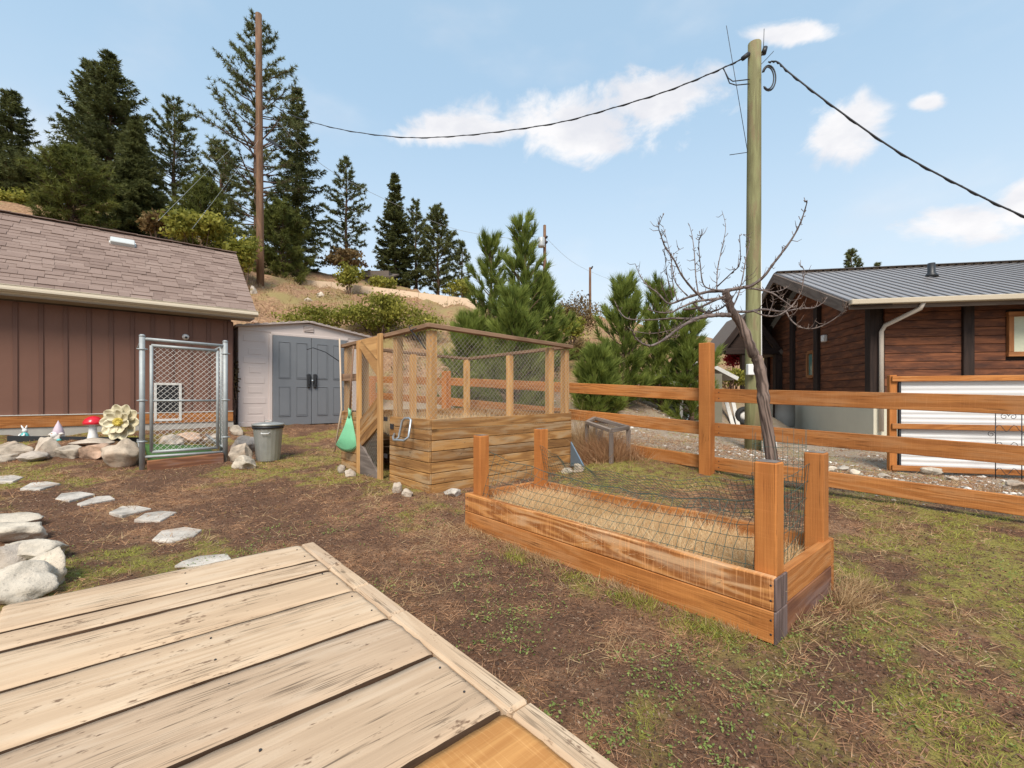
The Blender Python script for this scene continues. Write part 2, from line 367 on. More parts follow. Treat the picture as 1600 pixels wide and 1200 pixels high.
CP += [(-7, 13.2, 1.1), (-9.5, 13, 1.6), (-4, 13.4, 1.0), (-1.5, 12.2, .9), (-13, 10, 1.2), (-20, 10, 3), (-40, 60, 13), (0, 60, 8), (40, 60, 3), (40, 0, 0), (-30, 0, 2), (-25, 30, 12.5)]
CP += [(6, 10, .04), (7, 11.8, .03), (7.8, 13.5, .04), (8.6, 17, .08), (7.4, 9.6, 0), (5.6, 12, .15)]
CP = np.array(CP)
def tk(r2): return np.where(r2 > 1e-12, r2*np.log(np.maximum(r2, 1e-12))*.5, 0)
def tps_fit():
    n = len(CP); d = ((CP[:, None, :2]-CP[None, :, :2])**2).sum(-1); A = np.zeros((n+3, n+3)); A[:n, :n] = tk(d)+np.eye(n)*.04
    A[:n, n] = 1; A[:n, n+1:] = CP[:, :2]; A[n:, :n] = A[:n, n:].T
    return np.linalg.solve(A, np.concatenate([CP[:, 2], np.zeros(3)]))
TW = tps_fit()
def gz(x, y, micro=True):
    x = np.asarray(x, float); y = np.asarray(y, float); sh = x.shape; xf, yf = x.ravel(), y.ravel()
    xc = np.clip(xf, -45, 45); yc = np.clip(yf, -8, 62)
    out = np.zeros_like(xf)
    for i in range(0, len(xf), 20000):
        d = (xc[i:i+20000, None]-CP[None, :, 0])**2+(yc[i:i+20000, None]-CP[None, :, 1])**2
        out[i:i+20000] = tk(d) @ TW[:-3]+TW[-3]+TW[-2]*xc[i:i+20000]+TW[-1]*yc[i:i+20000]
    far = np.clip((np.hypot(xf-xc, yf-yc))/150, 0, 1); out = out*(1-far)+far*-2
    if micro:
        dist = np.hypot(xf, yf); amp = np.where(dist < 9, .035, np.minimum(.035+.045*(dist-9), .7))
        out = out + (fbm(xf, yf, 1.1, 4, 5)-.5)*amp*1.3 + (fbm(xf, yf, 5, 4, 9)-.5)*.034
    return out.reshape(sh)
def G(x, y): return float(gz(np.array([x]), np.array([y]))[0])
def GH(u, v):
    """where the sight line through a photo pixel meets the ground"""
    Ys = np.geomspace(1.2, 60, 1500); X = (u-800)/F*Ys; Z = H-(v-VH)/F*Ys; hit = np.nonzero(Z <= gz(X, Ys))[0]
    i = hit[0] if len(hit) else len(Ys)-1
    return Vector((X[i], Ys[i], G(X[i], Ys[i])))
# where things grow: green, dead grass, gravel
def spots(x, y, L): return sum(a*np.exp(-((x-cx)**2+(y-cy)**2)/(r*r)) for cx, cy, r, a in L)
FA, FB = np.array((.854, 6.9)), np.array((4.05, 3.6)); FN = np.array((FB-FA)[::-1]*np.array((1, -1))); FN = -FN/np.linalg.norm(FN)
def masks(x, y):
    beyond = (x-FA[0])*FN[0]+(y-FA[1])*FN[1]            # metres past the fence line
    if True:
        g = fbm(x, y, .9, 4, 21)*.62+fbm(x, y, 4.2, 3, 22)*.38
        g = g + spots(x, y, [(2.6, 2.7, 1.3, .08), (2.2, 1.7, .9, .03), (-2.7, 2.7, .75, .17), (.1, 2.5, .9, .05), (.75, 2.15, .55, .10), (-1.5, 5.6, .9, .08), (-6.2, 5.9, .8, .10), (-3.5, 6.8, .5, .1), (1.3, 5.2, .7, .12),
                            (-.5, 2.0, 1.0, -.07), (-1.0, 3.4, 1.0, -.10), (-3.4, 4.8, 1.4, -.08), (.5, 1.45, .75, -.12), (1.3, 1.3, .6, -.10), (2.2, 1.1, .6, -.05)])
    green = np.clip((g-.512)*10, 0, 1); dead = np.clip((fbm(x, y, 1.4, 4, 31)*.6+fbm(x, y, 7, 3, 33)*.4-.46)*6+spots(x, y, [(.8, 4.5, 1.5, .7), (2.3, 2.3, .5, .6), (-.2, 3.0, .8, .4)]), 0, 1)
    hill = np.clip((gz(x, y, False)-.75)/.7, 0, 1)*(y > 8)
    fb = np.clip((beyond-.1)/.8, 0, 1)*(1-hill); green = green*(1-hill*.65)*(1-fb*.55)
    return green, dead, np.clip(fb, 0, 1), hill
def axis(lo, hi, step, far, k=1.16):
    a = list(np.arange(lo, hi, step)); s = step; p = a[-1]
    while p < far: s *= k; p += s; a.append(p)
    s = step; p = a[0]; pre = []
    while p > -far: s *= k; p -= s; pre.append(p)
    return np.array(pre[::-1]+a)
gx, gy = axis(-8.5, 7, .042, 3500), axis(.6, 10, .042, 3500)
gy = np.unique(np.concatenate([gy[(gy < 10) | (gy > 62)], np.arange(10, 62, .3)])); 
XX, YY = np.meshgrid(gx, gy); ZZ = gz(XX, YY)
nx, ny = len(gx), len(gy); idx = np.arange(nx*ny).reshape(ny, nx)
quads = np.stack([idx[:-1, :-1], idx[:-1, 1:], idx[1:, 1:], idx[1:, :-1]], -1).reshape(-1, 4)
ground = mesh('ground', np.stack([XX, YY, ZZ], -1).reshape(-1, 3), quads, 'soil', smooth=True); tag(ground, kind='structure')
gm, dm, bm_, hm = masks(XX.ravel(), YY.ravel())
ca = ground.data.color_attributes.new('cover', 'FLOAT_COLOR', 'POINT'); ca.data.foreach_set('color', np.stack([gm, dm, bm_, hm], -1).astype(np.float32).ravel())
t, b = newmat('ground'); at = nd(t, 'ShaderNodeAttribute', attribute_name='cover'); sp = nd(t, 'ShaderNodeSeparateColor', {0: at.outputs['Color']}); tc = nd(t, 'ShaderNodeTexCoord').outputs['Object']
f1 = noise(t, tc, 55, 5, .7); f2 = noise(t, tc, 9, 6, .65); f3 = noise(t, tc, 190, 3, .7); f4 = noise(t, tc, .8, 6, .6)
soil = mixc(t, ramp(t, f1, (.3, 0.0), (.72, 1.0)), (.060, .031, .020), (.25, .132, .078)); soil = mixc(t, sstep(t, f3, .6, .72), soil, (.25, .19, .14))
dead = mixc(t, ramp(t, f1, (.3, 0.0), (.7, 1.0)), (.16, .080, .046), (.50, .295, .165))
c = mixc(t, mth(t, 'MULTIPLY', sp.outputs[1], sstep(t, f2, .3, .62)), soil, dead)
grn = mixc(t, f1, (.15, .135, .03), (.42, .37, .095)); c = mixc(t, mth(t, 'MULTIPLY', sp.outputs[0], mth(t, 'MULTIPLY', sstep(t, f2, .32, .58), .85)), c, grn)
grav = mixc(t, f1, (.25, .19, .13), (.56, .47, .38)); grav = mixc(t, sstep(t, f2, .5, .68), grav, mixc(t, f3, (.23, .19, .08), (.40, .31, .17))); c = mixc(t, mth(t, 'MULTIPLY', sp.outputs[2], mth(t, 'MULTIPLY_ADD', f2, .6, .45)), c, grav)
hil = mixc(t, ramp(t, f2, (.3, 0.0), (.7, 1.0)), (.17, .088, .05), (.50, .31, .18)); hil = mixc(t, sstep(t, f4, .46, .62), hil, mixc(t, f1, (.20, .17, .06), (.42, .31, .15))); hil = mixc(t, mth(t, 'MULTIPLY', sstep(t, f1, .48, .66), .55), hil, (.15, .082, .05))
c = mixc(t, at.outputs['Alpha'], c, hil)
setc(t, b, c, .95, 0, mth(t, 'ADD', f1, mth(t, 'MULTIPLY', f2, .8)), .8, .03, .15)
ground.data.materials[0] = M['ground']

# ------------------------------------------------------------------ plant cover helpers
def blades(name, base, dirs, L, Wd, mat, shade=None, parent=None, kind='stuff', bend=0.0):
    """one thin triangle per blade / needle / leaf tip"""
    n = len(base); dirs = dirs/np.maximum(np.linalg.norm(dirs, axis=1, keepdims=True), 1e-9)
    side = np.cross(dirs, rng.normal(size=(n, 3))); side /= np.maximum(np.linalg.norm(side, axis=1, keepdims=True), 1e-9)
    L = np.broadcast_to(L, n)[:, None]; Wd = np.broadcast_to(Wd, n)[:, None]
    V = np.stack([base-side*Wd, base+side*Wd, base+dirs*L], 1).reshape(-1, 3); T = np.arange(3*n).reshape(-1, 3)
    sh = np.repeat(shade if shade is not None else rng.random(n), 3)
    return leafobj(name, V, T, sh, mat, parent, kind)
def leafobj(name, V, T, sh, mat, parent=None, kind='stuff'):
    org = Vector(V[0]) if parent is None else WM[parent.name].translation
    o = mesh(name, V-np.array(org), T, mat, parent, Matrix.Translation(org))
    a = o.data.color_attributes.new('shade', 'FLOAT_COLOR', 'POINT'); a.data.foreach_set('color', np.repeat(np.clip(sh, 0, 1)[:, None], 4, 1).astype(np.float32).ravel())
    if kind: o['kind'] = kind
    return o
def leaves(name, base, size, mat, shade, parent=None, kind=None, flat=0.0):
    """small rhombic leaves, randomly turned"""
    n = len(base); a = rng.normal(size=(n, 3)); a[:, 2] *= (1-flat); a /= np.linalg.norm(a, axis=1, keepdims=True)
    b_ = np.cross(a, rng.normal(size=(n, 3))*np.array([1-flat, 1-flat, 1])); b_ /= np.maximum(np.linalg.norm(b_, axis=1, keepdims=True), 1e-9)
    s = np.broadcast_to(size, n)[:, None]
    V = np.stack([base-a*s, base-b_*s*.55, base+a*s, base+b_*s*.55], 1).reshape(-1, 3); Q = np.arange(4*n).reshape(-1, 4)
    return leafobj(name, V, Q, np.repeat(shade, 4), mat, parent, kind)

# ================================================================== DECK
A0 = Vector((-1.194, 2.756, .26)); dk = thing('wooden_deck', (A0.x, A0.y, .0), 'low weathered plank deck in the foreground', 'deck')
def DP(a, b, z=0): return A0 - D1*a + D2*b + UP*z
def deck_plank(p0, p1, w, mt):
    from mathutils import noise as mn
    L = (p1-p0).length; nx_, ny_ = 70, 10; of = random.uniform(0, 90); cup = random.uniform(-.006, .004); V, top = [], {}
    for i in range(nx_+1):
        for j in range(ny_+1):
            x_ = (i/nx_-.5)*L; q = j/ny_*2-1; y_ = q*w/2; e_ = abs(q)**8
            y_ += q*(.0045*mn.noise(Vector((x_*3.1+of, q*5, 0)))+.003*mn.noise(Vector((x_*17+of, q*9, 4))))*e_
            if i in (0, nx_): x_ += .006*mn.noise(Vector((y_*22+of, i, 1)))
            z_ = cup*q*q-.005*e_-.004*(i in (0, nx_))+.0018*mn.noise(Vector((x_*2+of, y_*30, 2)))+.0012*mn.noise(Vector((x_*6, y_*90+of, 3)))
            V.append((x_, y_, z_))
    n0 = len(V); V += [(x_, y_*.985, -.04) for (x_, y_, z_) in V]; k = ny_+1; Fc, mi = [], []
    for i in range(nx_):
        for j in range(ny_): q = i*k+j; Fc.append((q, q+k, q+k+1, q+1)); mi.append(0)
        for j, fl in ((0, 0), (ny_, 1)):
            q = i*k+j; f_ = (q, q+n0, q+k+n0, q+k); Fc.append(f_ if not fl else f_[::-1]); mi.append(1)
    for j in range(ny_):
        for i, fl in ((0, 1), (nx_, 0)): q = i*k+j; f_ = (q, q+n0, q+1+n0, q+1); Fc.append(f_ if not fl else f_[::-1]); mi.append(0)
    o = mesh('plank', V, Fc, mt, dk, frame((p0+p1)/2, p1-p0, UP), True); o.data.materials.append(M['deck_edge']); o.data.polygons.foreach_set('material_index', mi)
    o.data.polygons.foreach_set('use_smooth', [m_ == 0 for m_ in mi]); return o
a = 0
for i, (w, gap, mt) in enumerate([(.318, .014, 'deck_wood'), (.168, .008, 'deck_wood'), (.302, .022, 'deck_wood'), (.334, .020, 'deck_wood'), (.318, .017, 'deck_wood'), (.350, .015, 'deck_wood'), (.30, .012, 'deck_new'), (.33, .012, 'deck_wood'), (.33, .012, 'deck_wood'), (.33, .012, 'deck_wood'), (.33, .012, 'deck_wood')]):
    zz = random.uniform(-.004, .003); l0 = -1.257+random.uniform(-.012, .012)
    deck_plank(DP(a+w/2, l0, zz), DP(a+w/2, -.09, zz+random.uniform(-.003, .003)), w, mt)
    a += w+gap
dend = a
e = [0, .47, .81, 1.16, 1.9, 2.7, dend]
for i in range(len(e)-1): board('edge_trim', DP(e[i]+.003, -.043, -.024+random.uniform(-.003, .003)), DP(e[i+1]-.003, -.043, -.024), .078, .045, UP, 'deck_wood', dk, .01)
for b_ in (-.1, -.65, -1.2): board('joist', DP(.02, b_, -.115), DP(dend, b_, -.115), .14, .04, D2, 'grey_wood', dk)
for (a_, b_) in [(.1, -.13), (.24, -.13), (.42, -.13), (.55, -.14), (.72, -.13), (.9, -.13), (1.08, -.12), (1.25, -.13), (1.42, -.13), (.1, -.65), (.26, -.66), (.9, -.65), (1.07, -.66), (1.25, -.65), (1.42, -.65), (1.6, -.64), (1.75, -.65), (1.6, -.12), (1.75, -.13)]:
    lathe('nail_head', [(.0036, -.004), (.0036, .0), (.002, .001)], 'iron', dk, Matrix.Translation(DP(a_, b_, .002)), 8)

# ================================================================== RAISED BED
K0 = Vector((1.198, 2.068, 0)); bedL, bedW = 2.44, .92
def BP(a, b, z=0): return K0 + D1*a + D2*b + UP*z
bed = thing('raised_bed', K0, 'long low cedar raised garden bed with four corner posts', 'planter')
for k in range(2):
    z = .076+k*.153
    board('side_plank', BP(.008, .0225, z), BP(bedL, .0225, z), .150, .045, -D2, 'cedar_worn' if k else 'cedar', bed, .005)
    board('side_plank', BP(.0, bedW-.0225, z), BP(bedL, bedW-.0225, z), .150, .045, D2, 'cedar', bed, .005)
    board('end_plank', BP(.0225, .148, z), BP(.0225, bedW-.046, z), .150, .045, -D1, 'cedar' if k else 'cedar_dark', bed, .005)
    board('end_plank', BP(bedL-.0225, .046, z), BP(bedL-.0225, bedW-.046, z), .150, .045, D1, 'cedar', bed, .005)
    board('corner_end', BP(.0035, .074, z-.074), BP(.0035, .074, z+.074), .147, .012, -D1, 'end_grain', bed, .004)
    board('corner_end', BP(bedL+.004, .024, z-.072), BP(bedL+.004, .024, z+.072), .042, .008, D1, 'end_grain', bed, .002)
for (a, b, hgt) in [(.063, .098, .825), (bedL-.1, .1, .80), (bedL-.1, bedW-.1, .82), (.063, bedW-.1, .81)]:
    p = board('corner_post', BP(a, b, .02), BP(a, b, hgt), .10, .10, D2, 'post_wood', bed, .007)
    board('cap', BP(a, b, hgt+.0005), BP(a, b, hgt+.0025), .088, .088, D2, 'grey_wood', p, 0)
for (a, b, z) in [(.02, -.0005, .045), (.02, -.0005, .11), (.02, -.0005, .2), (.02, -.0005, .27), (2.40, -.0005, .2), (2.40, -.0005, .27)]:
    lathe('screw_head', [(.005, -.002), (.005, .001), (.002, .0015)], 'iron', bed, frame(BP(a, b, z), UP, -D2), 8)
so = []
for i in range(25):
    for j in range(9):
        a_, b_ = .05+2.34*i/24, .05+.82*j/8; p = BP(a_, b_, .17+.03*random.random()); so.append(tuple(p-K0))
mesh('soil', so, [(i*9+j, i*9+j+1, (i+1)*9+j+1, (i+1)*9+j) for i in range(24) for j in range(8)], 'soil', bed, Matrix.Translation(K0), True)
# dry grass filling the bed
n = 34000; a_ = rng.uniform(.05, bedL-.06, n); b_ = rng.uniform(.06, bedW-.06, n)
cl = fbm(a_, b_, 5, 3, 3); base = np.array(K0)+a_[:, None]*np.array(D1)+b_[:, None]*np.array(D2); base[:, 2] = .19
dr = rng.normal(size=(n, 3))*np.array([.8, .8, .3])+np.array([-.2, -.25, .75])
o = blades('dry_grass', base, dr, (.05+.30*cl**1.3*rng.random(n)**1.6)*np.clip(np.minimum(a_, bedL-a_)*4+.35, 0, 1)*(1.15-.35*b_/bedW), .0028, 'bed_straw', np.clip(cl*1.1+rng.normal(0, .2, n), 0, 1)); tag(o, 'straw coloured dead grass filling the raised bed', 'dry grass')
# netting along the front posts, sagging inward
def netting(name, topf, a0, a1, na, nz, z0, r=.0016):
    parts = []
    def pt(a, s):
        b, zt = topf(a); wob = .012*math.sin(a*9+s*4)+.008*math.sin(a*23)
        return BP(a, .055+(b-.055)*s+wob*s, z0+(zt-z0)*s+.006*math.sin(a*17)*s)
    for i in range(na+1):
        a = a0+(a1-a0)*i/na+random.uniform(-.006, .006); parts.append(tubegeo([pt(a+random.uniform(-.004, .004)*k, k/6) for k in range(7)], r, 4, False))
    for j in range(nz+1):
        parts.append(tubegeo([pt(a0+(a1-a0)*i/70, j/nz) for i in range(71)], r*(1.6 if j == nz else 1), 4, False))
    V, Fc = joined(parts); o = mesh(name, [tuple(Vector(v)-K0) for v in V], Fc, 'green_wire', None, Matrix.Translation(K0), True); return o
o = netting('wire_netting', lambda a: (.16+.25*math.sin(math.pi*a/2.44), .66-.20*math.sin(math.pi*(a)/2.5)**.8+.04*a/2.44), .12, 2.34, 42, 6, .25)
tag(o, 'sagging dark green wire netting strung along the raised bed', 'netting')
def netback():
    parts = []
    def pt(b, s): return BP(.12+.05*math.sin(b*7)*s, b, .22+.5*s+.03*math.sin(b*11))
    for i in range(13): parts.append(tubegeo([pt(.16+.62*i/12+random.uniform(-.008, .008), k/5) for k in range(6)], .0016, 4, False))
    for j in range(6): parts.append(tubegeo([pt(.16+.62*i/20, j/5) for i in range(21)], .0016, 4, False))
    V, Fc = joined(parts); return mesh('wire_netting', [tuple(Vector(v)-K0) for v in V], Fc, 'green_wire', None, Matrix.Translation(K0), True)
o = netting('wire_netting', lambda a: (.98+.22*math.sin(math.pi*a/2.44), .50-.10*math.sin(math.pi*a/2.5)), .15, 2.34, 46, 6, .30) if False else None
def netfar():
    parts = []
    def pt(a, s): return BP(a, .86-.42*math.sin(math.pi*a/2.44)*s+.02*math.sin(a*13), .34+(.34-.10*math.sin(math.pi*a/2.44))*s+.012*math.sin(a*19+s*3))
    for i in range(64): parts.append(tubegeo([pt(.16+2.16*i/63+random.uniform(-.006, .006), k/5) for k in range(6)], .0014, 4, False))
    for j in range(9): parts.append(tubegeo([pt(.16+2.16*i/60, j/8) for i in range(61)], .0014, 4, False))
    V, Fc = joined(parts); return mesh('wire_netting', [tuple(Vector(v)-K0) for v in V], Fc, 'green_wire', None, Matrix.Translation(K0), True)
tag(netfar(), 'fine green netting slung along the far side of the raised bed', 'netting')
tag(netback(), 'upright wire netting between the two nearest posts of the raised bed', 'netting')

# ================================================================== GARDEN ENCLOSURE
C0 = Vector((-.855, 4.75, .0)); EW, EL = 2.17, 2.38; zb, zt, zr = .10, .895, 1.87
enc = thing('garden_enclosure', C0, 'boarded garden enclosure with wire mesh upper walls and wooden door', 'enclosure')
def EP(b, a, z): return C0 + D2*b + D1*a + UP*z
RD = .07                                     # the top rails drop a little to the right
rows = 7; rh = (zt-zb)/rows
for k in range(rows):
    z = zb+rh*(k+.5); w = rh-.006
    jz = lambda: random.uniform(-.003, .003)
    board('wall_board', EP(.0, -.019+jz(), z), EP(EW, -.019+jz(), z+.015), w, .036, -D1, 'pine_board', enc)
    board('wall_board', EP(-.019+jz(), -.036, z), EP(-.019+jz(), .858, z), w, .036, -D2, 'pine_board', enc)
    board('wall_board', EP(-.019, 1.73, z+.02), EP(-.019, EL, z+.02), w, .036, -D2, 'pine_board', enc)
    board('wall_board', EP(.0, EL+.019, z+.03), EP(EW, EL+.019, z+.03), w, .036, D1, 'pine_board', enc)
    board('wall_board', EP(EW+.019, 0, z+.03), EP(EW+.019, EL, z+.03), w, .036, D2, 'pine_board', enc)
posts = [(.045, .045), (EW-.045, .045), (EW-.34, .045), (.045, .80), (.045, 1.76), (.045, EL-.045), (EW-.045, EL-.045), (EW/2, EL-.045), (EW-.045, EL/2)]
for (b, a) in posts: board('post', EP(b, a, .05), EP(b, a, zr-.045-RD*b/EW), .085, .085, D2, 'pine_frame', enc, .004)
board('top_rail', EP(-.05, -.005, zr), EP(EW+.03, -.005, zr-RD), .08, .045, UP, 'brown_rail', enc)
board('top_rail', EP(.0, .046, zr), EP(.0, EL+.05, zr-.02), .08, .045, UP, 'brown_rail', enc)
board('top_rail', EP(.052, EL, zr-.02), EP(EW+.03, EL, zr-RD-.02), .08, .045, UP, 'brown_rail', enc)
board('top_rail', EP(EW, .048, zr-RD), EP(EW, EL-.052, zr-RD-.02), .08, .045, UP, 'brown_rail', enc)
0 and board('top_board', EP(.02, -.03, zr-.06), EP(EW, -.03, zr-.06-RD), .05, .02, -D1, 'brown_rail', enc)
def meshpanel(name, o, x, y, w, h, step, r, mat, parent, zig=0.0):
    """diamond wire mesh over a w x h panel at o spanned by unit vectors x, y"""
    o, x, y = Vector(o), Vector(x), Vector(y); nrm = x.cross(y); parts = []
    c = -h
    while c < w:
        for s in (0, 1):
            x0, y0, x1, y1 = c, 0, c+h, h
            if x0 < 0: y0 -= x0; x0 = 0
            if x1 > w: y1 -= x1-w; x1 = w
            if x1-x0 > .004:
                if s: x0, x1 = w-x0, w-x1
                parts.append(tubegeo([o+x*x0+y*y0+nrm*(r*(1 if s else -1)), o+x*x1+y*y1+nrm*(r*(1 if s else -1))], r, 4, False))
        c += step
    V, Fc = joined(parts); L = WM[parent.name].translation
    return mesh(name, [tuple(Vector(v)-L) for v in V], Fc, mat, parent, Matrix.Translation(L), True)
MS = .058
meshpanel('wire_mesh', EP(.0, -.0, zt), D2, UP, EW, zr-zt-.05, MS, .0015, 'mesh_wire', enc)
meshpanel('wire_mesh', EP(-.0, .0, zt), D1, UP, .86, zr-zt-.02, MS, .0015, 'mesh_wire', enc)
meshpanel('wire_mesh', EP(-.0, 1.74, zt), D1, UP, EL-1.74, zr-zt-.02, MS, .0015, 'mesh_wire', enc)
meshpanel('wire_mesh', EP(.0, EL, zt), D2, UP, EW, zr-zt-.07, MS, .0009, 'mesh_wire', enc)
meshpanel('wire_mesh', EP(EW, 0, zt), D1, UP, EL, zr-zt-.07, MS, .0009, 'mesh_wire', enc)
board('side_rail', EP(-.03, 1.74, 1.38), EP(-.03, EL, 1.40), .10, .03, -D2, 'brown_rail', enc)
# the door, standing a little proud of the wall
dr0 = mesh('door', [(0, 0, 0)], [], 'pine_frame', enc, Matrix.Translation(EP(-.08, 1.0, .1)))
C.objects.unlink(dr0); bpy.data.objects.remove(dr0)
da, db, dz0, dz1, dn = .98, 1.70, .085, 1.885, -.075
dstile = board('door', EP(dn, da+.045, dz0), EP(dn, da+.045, dz1), .09, .04, -D2, 'pine_frame', enc)      # hinge stile carries the rest
def dpt(a, z, o=0): return EP(dn-o, a, z)
board('stile', dpt(db-.045, dz0+.03), dpt(db-.045, dz1-.03), .09, .04, -D2, 'pine_frame', dstile)
prism('corner_brace', [dpt(da+.09, 1.84, .012), dpt(db-.09, 1.84, .012), dpt(db-.09, 1.76, .012), dpt(da+.09, 1.36, .012)], -D2, .03, 'pine_frame', dstile)
prism('corner_brace', [dpt(da+.092, 1.855, .025), dpt(db-.15, 1.855, .025), dpt(da+.092, 1.58, .025)], -D2, .011, 'pine_frame', dstile)
for k in range(3): prism('diagonal_board', [dpt(da+.09, 1.13-.125*k, .008), dpt(db-.09, .83-.125*k, .008), dpt(db-.09, .71-.125*k, .008), dpt(da+.09, 1.01-.125*k, .008)], -D2, .026, 'pine_board', dstile)
prism('corner_board', [dpt(da+.09, dz0+.02, .008), dpt(db-.09, dz0+.02, .008), dpt(db-.09, dz0+.44, .008), dpt(da+.09, dz0+.10, .008)], -D2, .026, 'grey_wood', dstile)
meshpanel('wire_mesh', EP(dn+.02, da+.05, dz0+.05), D1, UP, .6, 1.72, MS, .0015, 'mesh_wire', dstile)
for z in (.86, .42): board('hinge', EP(-.045, .90, z), EP(-.045, .99, z), .05, .008, -D2, 'iron', enc, 0)
prism('kick_board', [EP(-.06, .02, .10), EP(-.06, .72, .10), EP(-.10, .74, -.02), EP(-.10, .03, -.05)], -D2, .03, 'pine_frame', enc)
tube('hook', [EP(-.05, .20, 1.86), EP(-.08, .27, 1.84), EP(-.08, .30, 1.88), EP(-.06, .26, 1.9)], .006, 'iron', enc)
tube('hook_arm', [EP(-.05, .0, 1.62), EP(-.06, .12, 1.72), EP(-.06, .30, 1.85)], .006, 'iron', enc)
tube('hook', [EP(-.05, EL, 1.62), EP(-.25, EL+.02, 1.75), EP(-.42, EL+.02, 1.80), EP(-.5, EL+.02, 1.77)], .006, 'iron', enc)
board('latch', EP(-.045, .74, .78), EP(-.045, .82, .78), .06, .012, -D2, 'iron', enc, .003)
o = tube('metal_bracket', [EP(-.05, .70, .70), EP(-.09, .66, .665), EP(-.16, .50, .65), EP(-.16, .26, .66), EP(-.13, .22, .70), EP(-.09, .24, .875), EP(-.09, .28, .895), EP(-.09, .38, .89), EP(-.10, .42, .86), EP(-.13, .44, .68), EP(-.16, .47, .65)], .013, 'galvanised', enc, 8)
# soil and dead grass inside
SI = [tuple(EP(b, a, .62+.06*random.random())-C0) for b in np.linspace(.09, EW-.09, 10) for a in np.linspace(.09, EL-.09, 10)]
mesh('soil', SI, [(i*10+j, i*10+j+1, i*10+j+11, i*10+j+10) for i in range(9) for j in range(9)], 'soil', enc, Matrix.Translation(C0), True)
n = 9000; bb = rng.uniform(.1, EW-.1, n); aa = rng.uniform(.1, EL-.1, n); cl = fbm(bb, aa, 2.5, 3, 77)
base = np.array(C0)+bb[:, None]*np.array(D2)+aa[:, None]*np.array(D1); base[:, 2] = .64
o = blades('dry_grass', base, rng.normal(size=(n, 3))*np.array([.4, .4, .1])+np.array([0, 0, 1]), .12+.34*cl*rng.random(n), .0026, 'bed_straw', np.clip(.75+rng.normal(0, .2, n), 0, 1)); tag(o, 'pale dead grass standing inside the mesh enclosure', 'dry grass')
# leaf rake and a spare pole hanging on the left wall
rk = thing('leaf_rake', EP(-.08, 2.1, .3), 'green plastic leaf rake hanging head down on the enclosure', 'rake')
hp = EP(-.07, 1.98, .90)
tube('handle', [EP(-.09, 1.80, 1.80), EP(-.085, 1.9, 1.3), hp], .012, 'brown_rail', rk, 8, True, True)
fan = []
tines = 17
for k in range(tines):
    s = (k/(tines-1)-.5)*2; x = s*.165
    XR = Vector((-.93, .37, 0)); p = [hp+UP*.02, hp-UP*.18+XR*(x*.42)-D2*.01, hp-UP*(.34)+XR*(x*.8)-D2*.03, hp-UP*(.48-.05*s*s)+XR*x-D2*.05, hp-UP*(.53-.05*s*s)+XR*x*1.02-D2*.02]
    tube('tine', p, [.008, .009, .009, .008, .004], 'green_plastic', rk, 6)
web = []
for j in range(5):
    for k in range(13):
        s = (k/12-.5)*2; f = .1+.25*j/4; web.append(tuple(hp-UP*(f+.02-.05*s*s*f)+XR*(s*.165*f/.45)*1.05-D2*(.005+.03*f)-rk.location))
mesh('head_web', web, [(j*13+k, j*13+k+1, j*13+k+14, j*13+k+13) for j in range(4) for k in range(12)], 'green_plastic', rk, Matrix.Translation(rk.location), True)
tube('collar', [hp+UP*.07, hp-UP*.06], [.02, .026], 'green_plastic', rk, 10)
o = tube('wooden_pole', [EP(-.16, 2.30, .35), EP(-.10, 2.2, .95), EP(-.06, 2.38, 1.95)], .012, 'tool_handle', None, 8, True, True); tag(o, 'thin pale wooden pole leaning on the enclosure beside the rake', 'pole')

# ================================================================== POST AND RAIL FENCE
fen = thing('rail_fence', (.854, 6.9, .36), 'three rail cedar fence running past the enclosure down to the right', 'fence')
fd = Vector((FB[0]-FA[0], FB[1]-FA[1], 0)).normalized(); fn = Vector((-FN[0], -FN[1], 0))
def FPt(s, z): return Vector((FA[0], FA[1], 0))+fd*s+UP*z      # s metres along the fence from the enclosure corner
SL = [(-6.2, 1.62), (-2.36, 1.47), (0, 1.388), (2.13, 1.222), (4.6, 1.14), (6.4, 1.08)]
def ztop(s): return float(np.interp(s, [x[0] for x in SL], [x[1] for x in SL]))
cuts = [-6.2, -3.0, 2.13, 6.4]
for k in range(3):
    for i in range(3):
        s0, s1 = cuts[i], cuts[i+1]; m = .003
        board('rail', FPt(s0+m, ztop(s0)-.0765-.4*k), FPt(s1-m, ztop(s1)-.0765-.4*k+(.0)), .153, .04, fn, 'cedar', fen, .004)
for s in (2.02, 2.24, -2.9, 5.5, 5.7):
    for k in range(3):
        for dz_ in (-.035, .035): lathe('screw_head', [(.006, -.002), (.006, .0015), (.002, .002)], 'iron', fen, frame(FPt(s, ztop(s)-.0765-.4*k+dz_)+fn*.0205, UP, fn), 8)
for s, top in [(-6.1, 1.62), (-3.0, 1.62), (2.13, 1.75), (5.6, 1.3)]:
    p = FPt(s, 0)+fn*.092; g = G(p.x, p.y)
    board('post', (p.x, p.y, g-.2), (p.x, p.y, top), .135, .14, fn, 'post_wood', fen, .008)

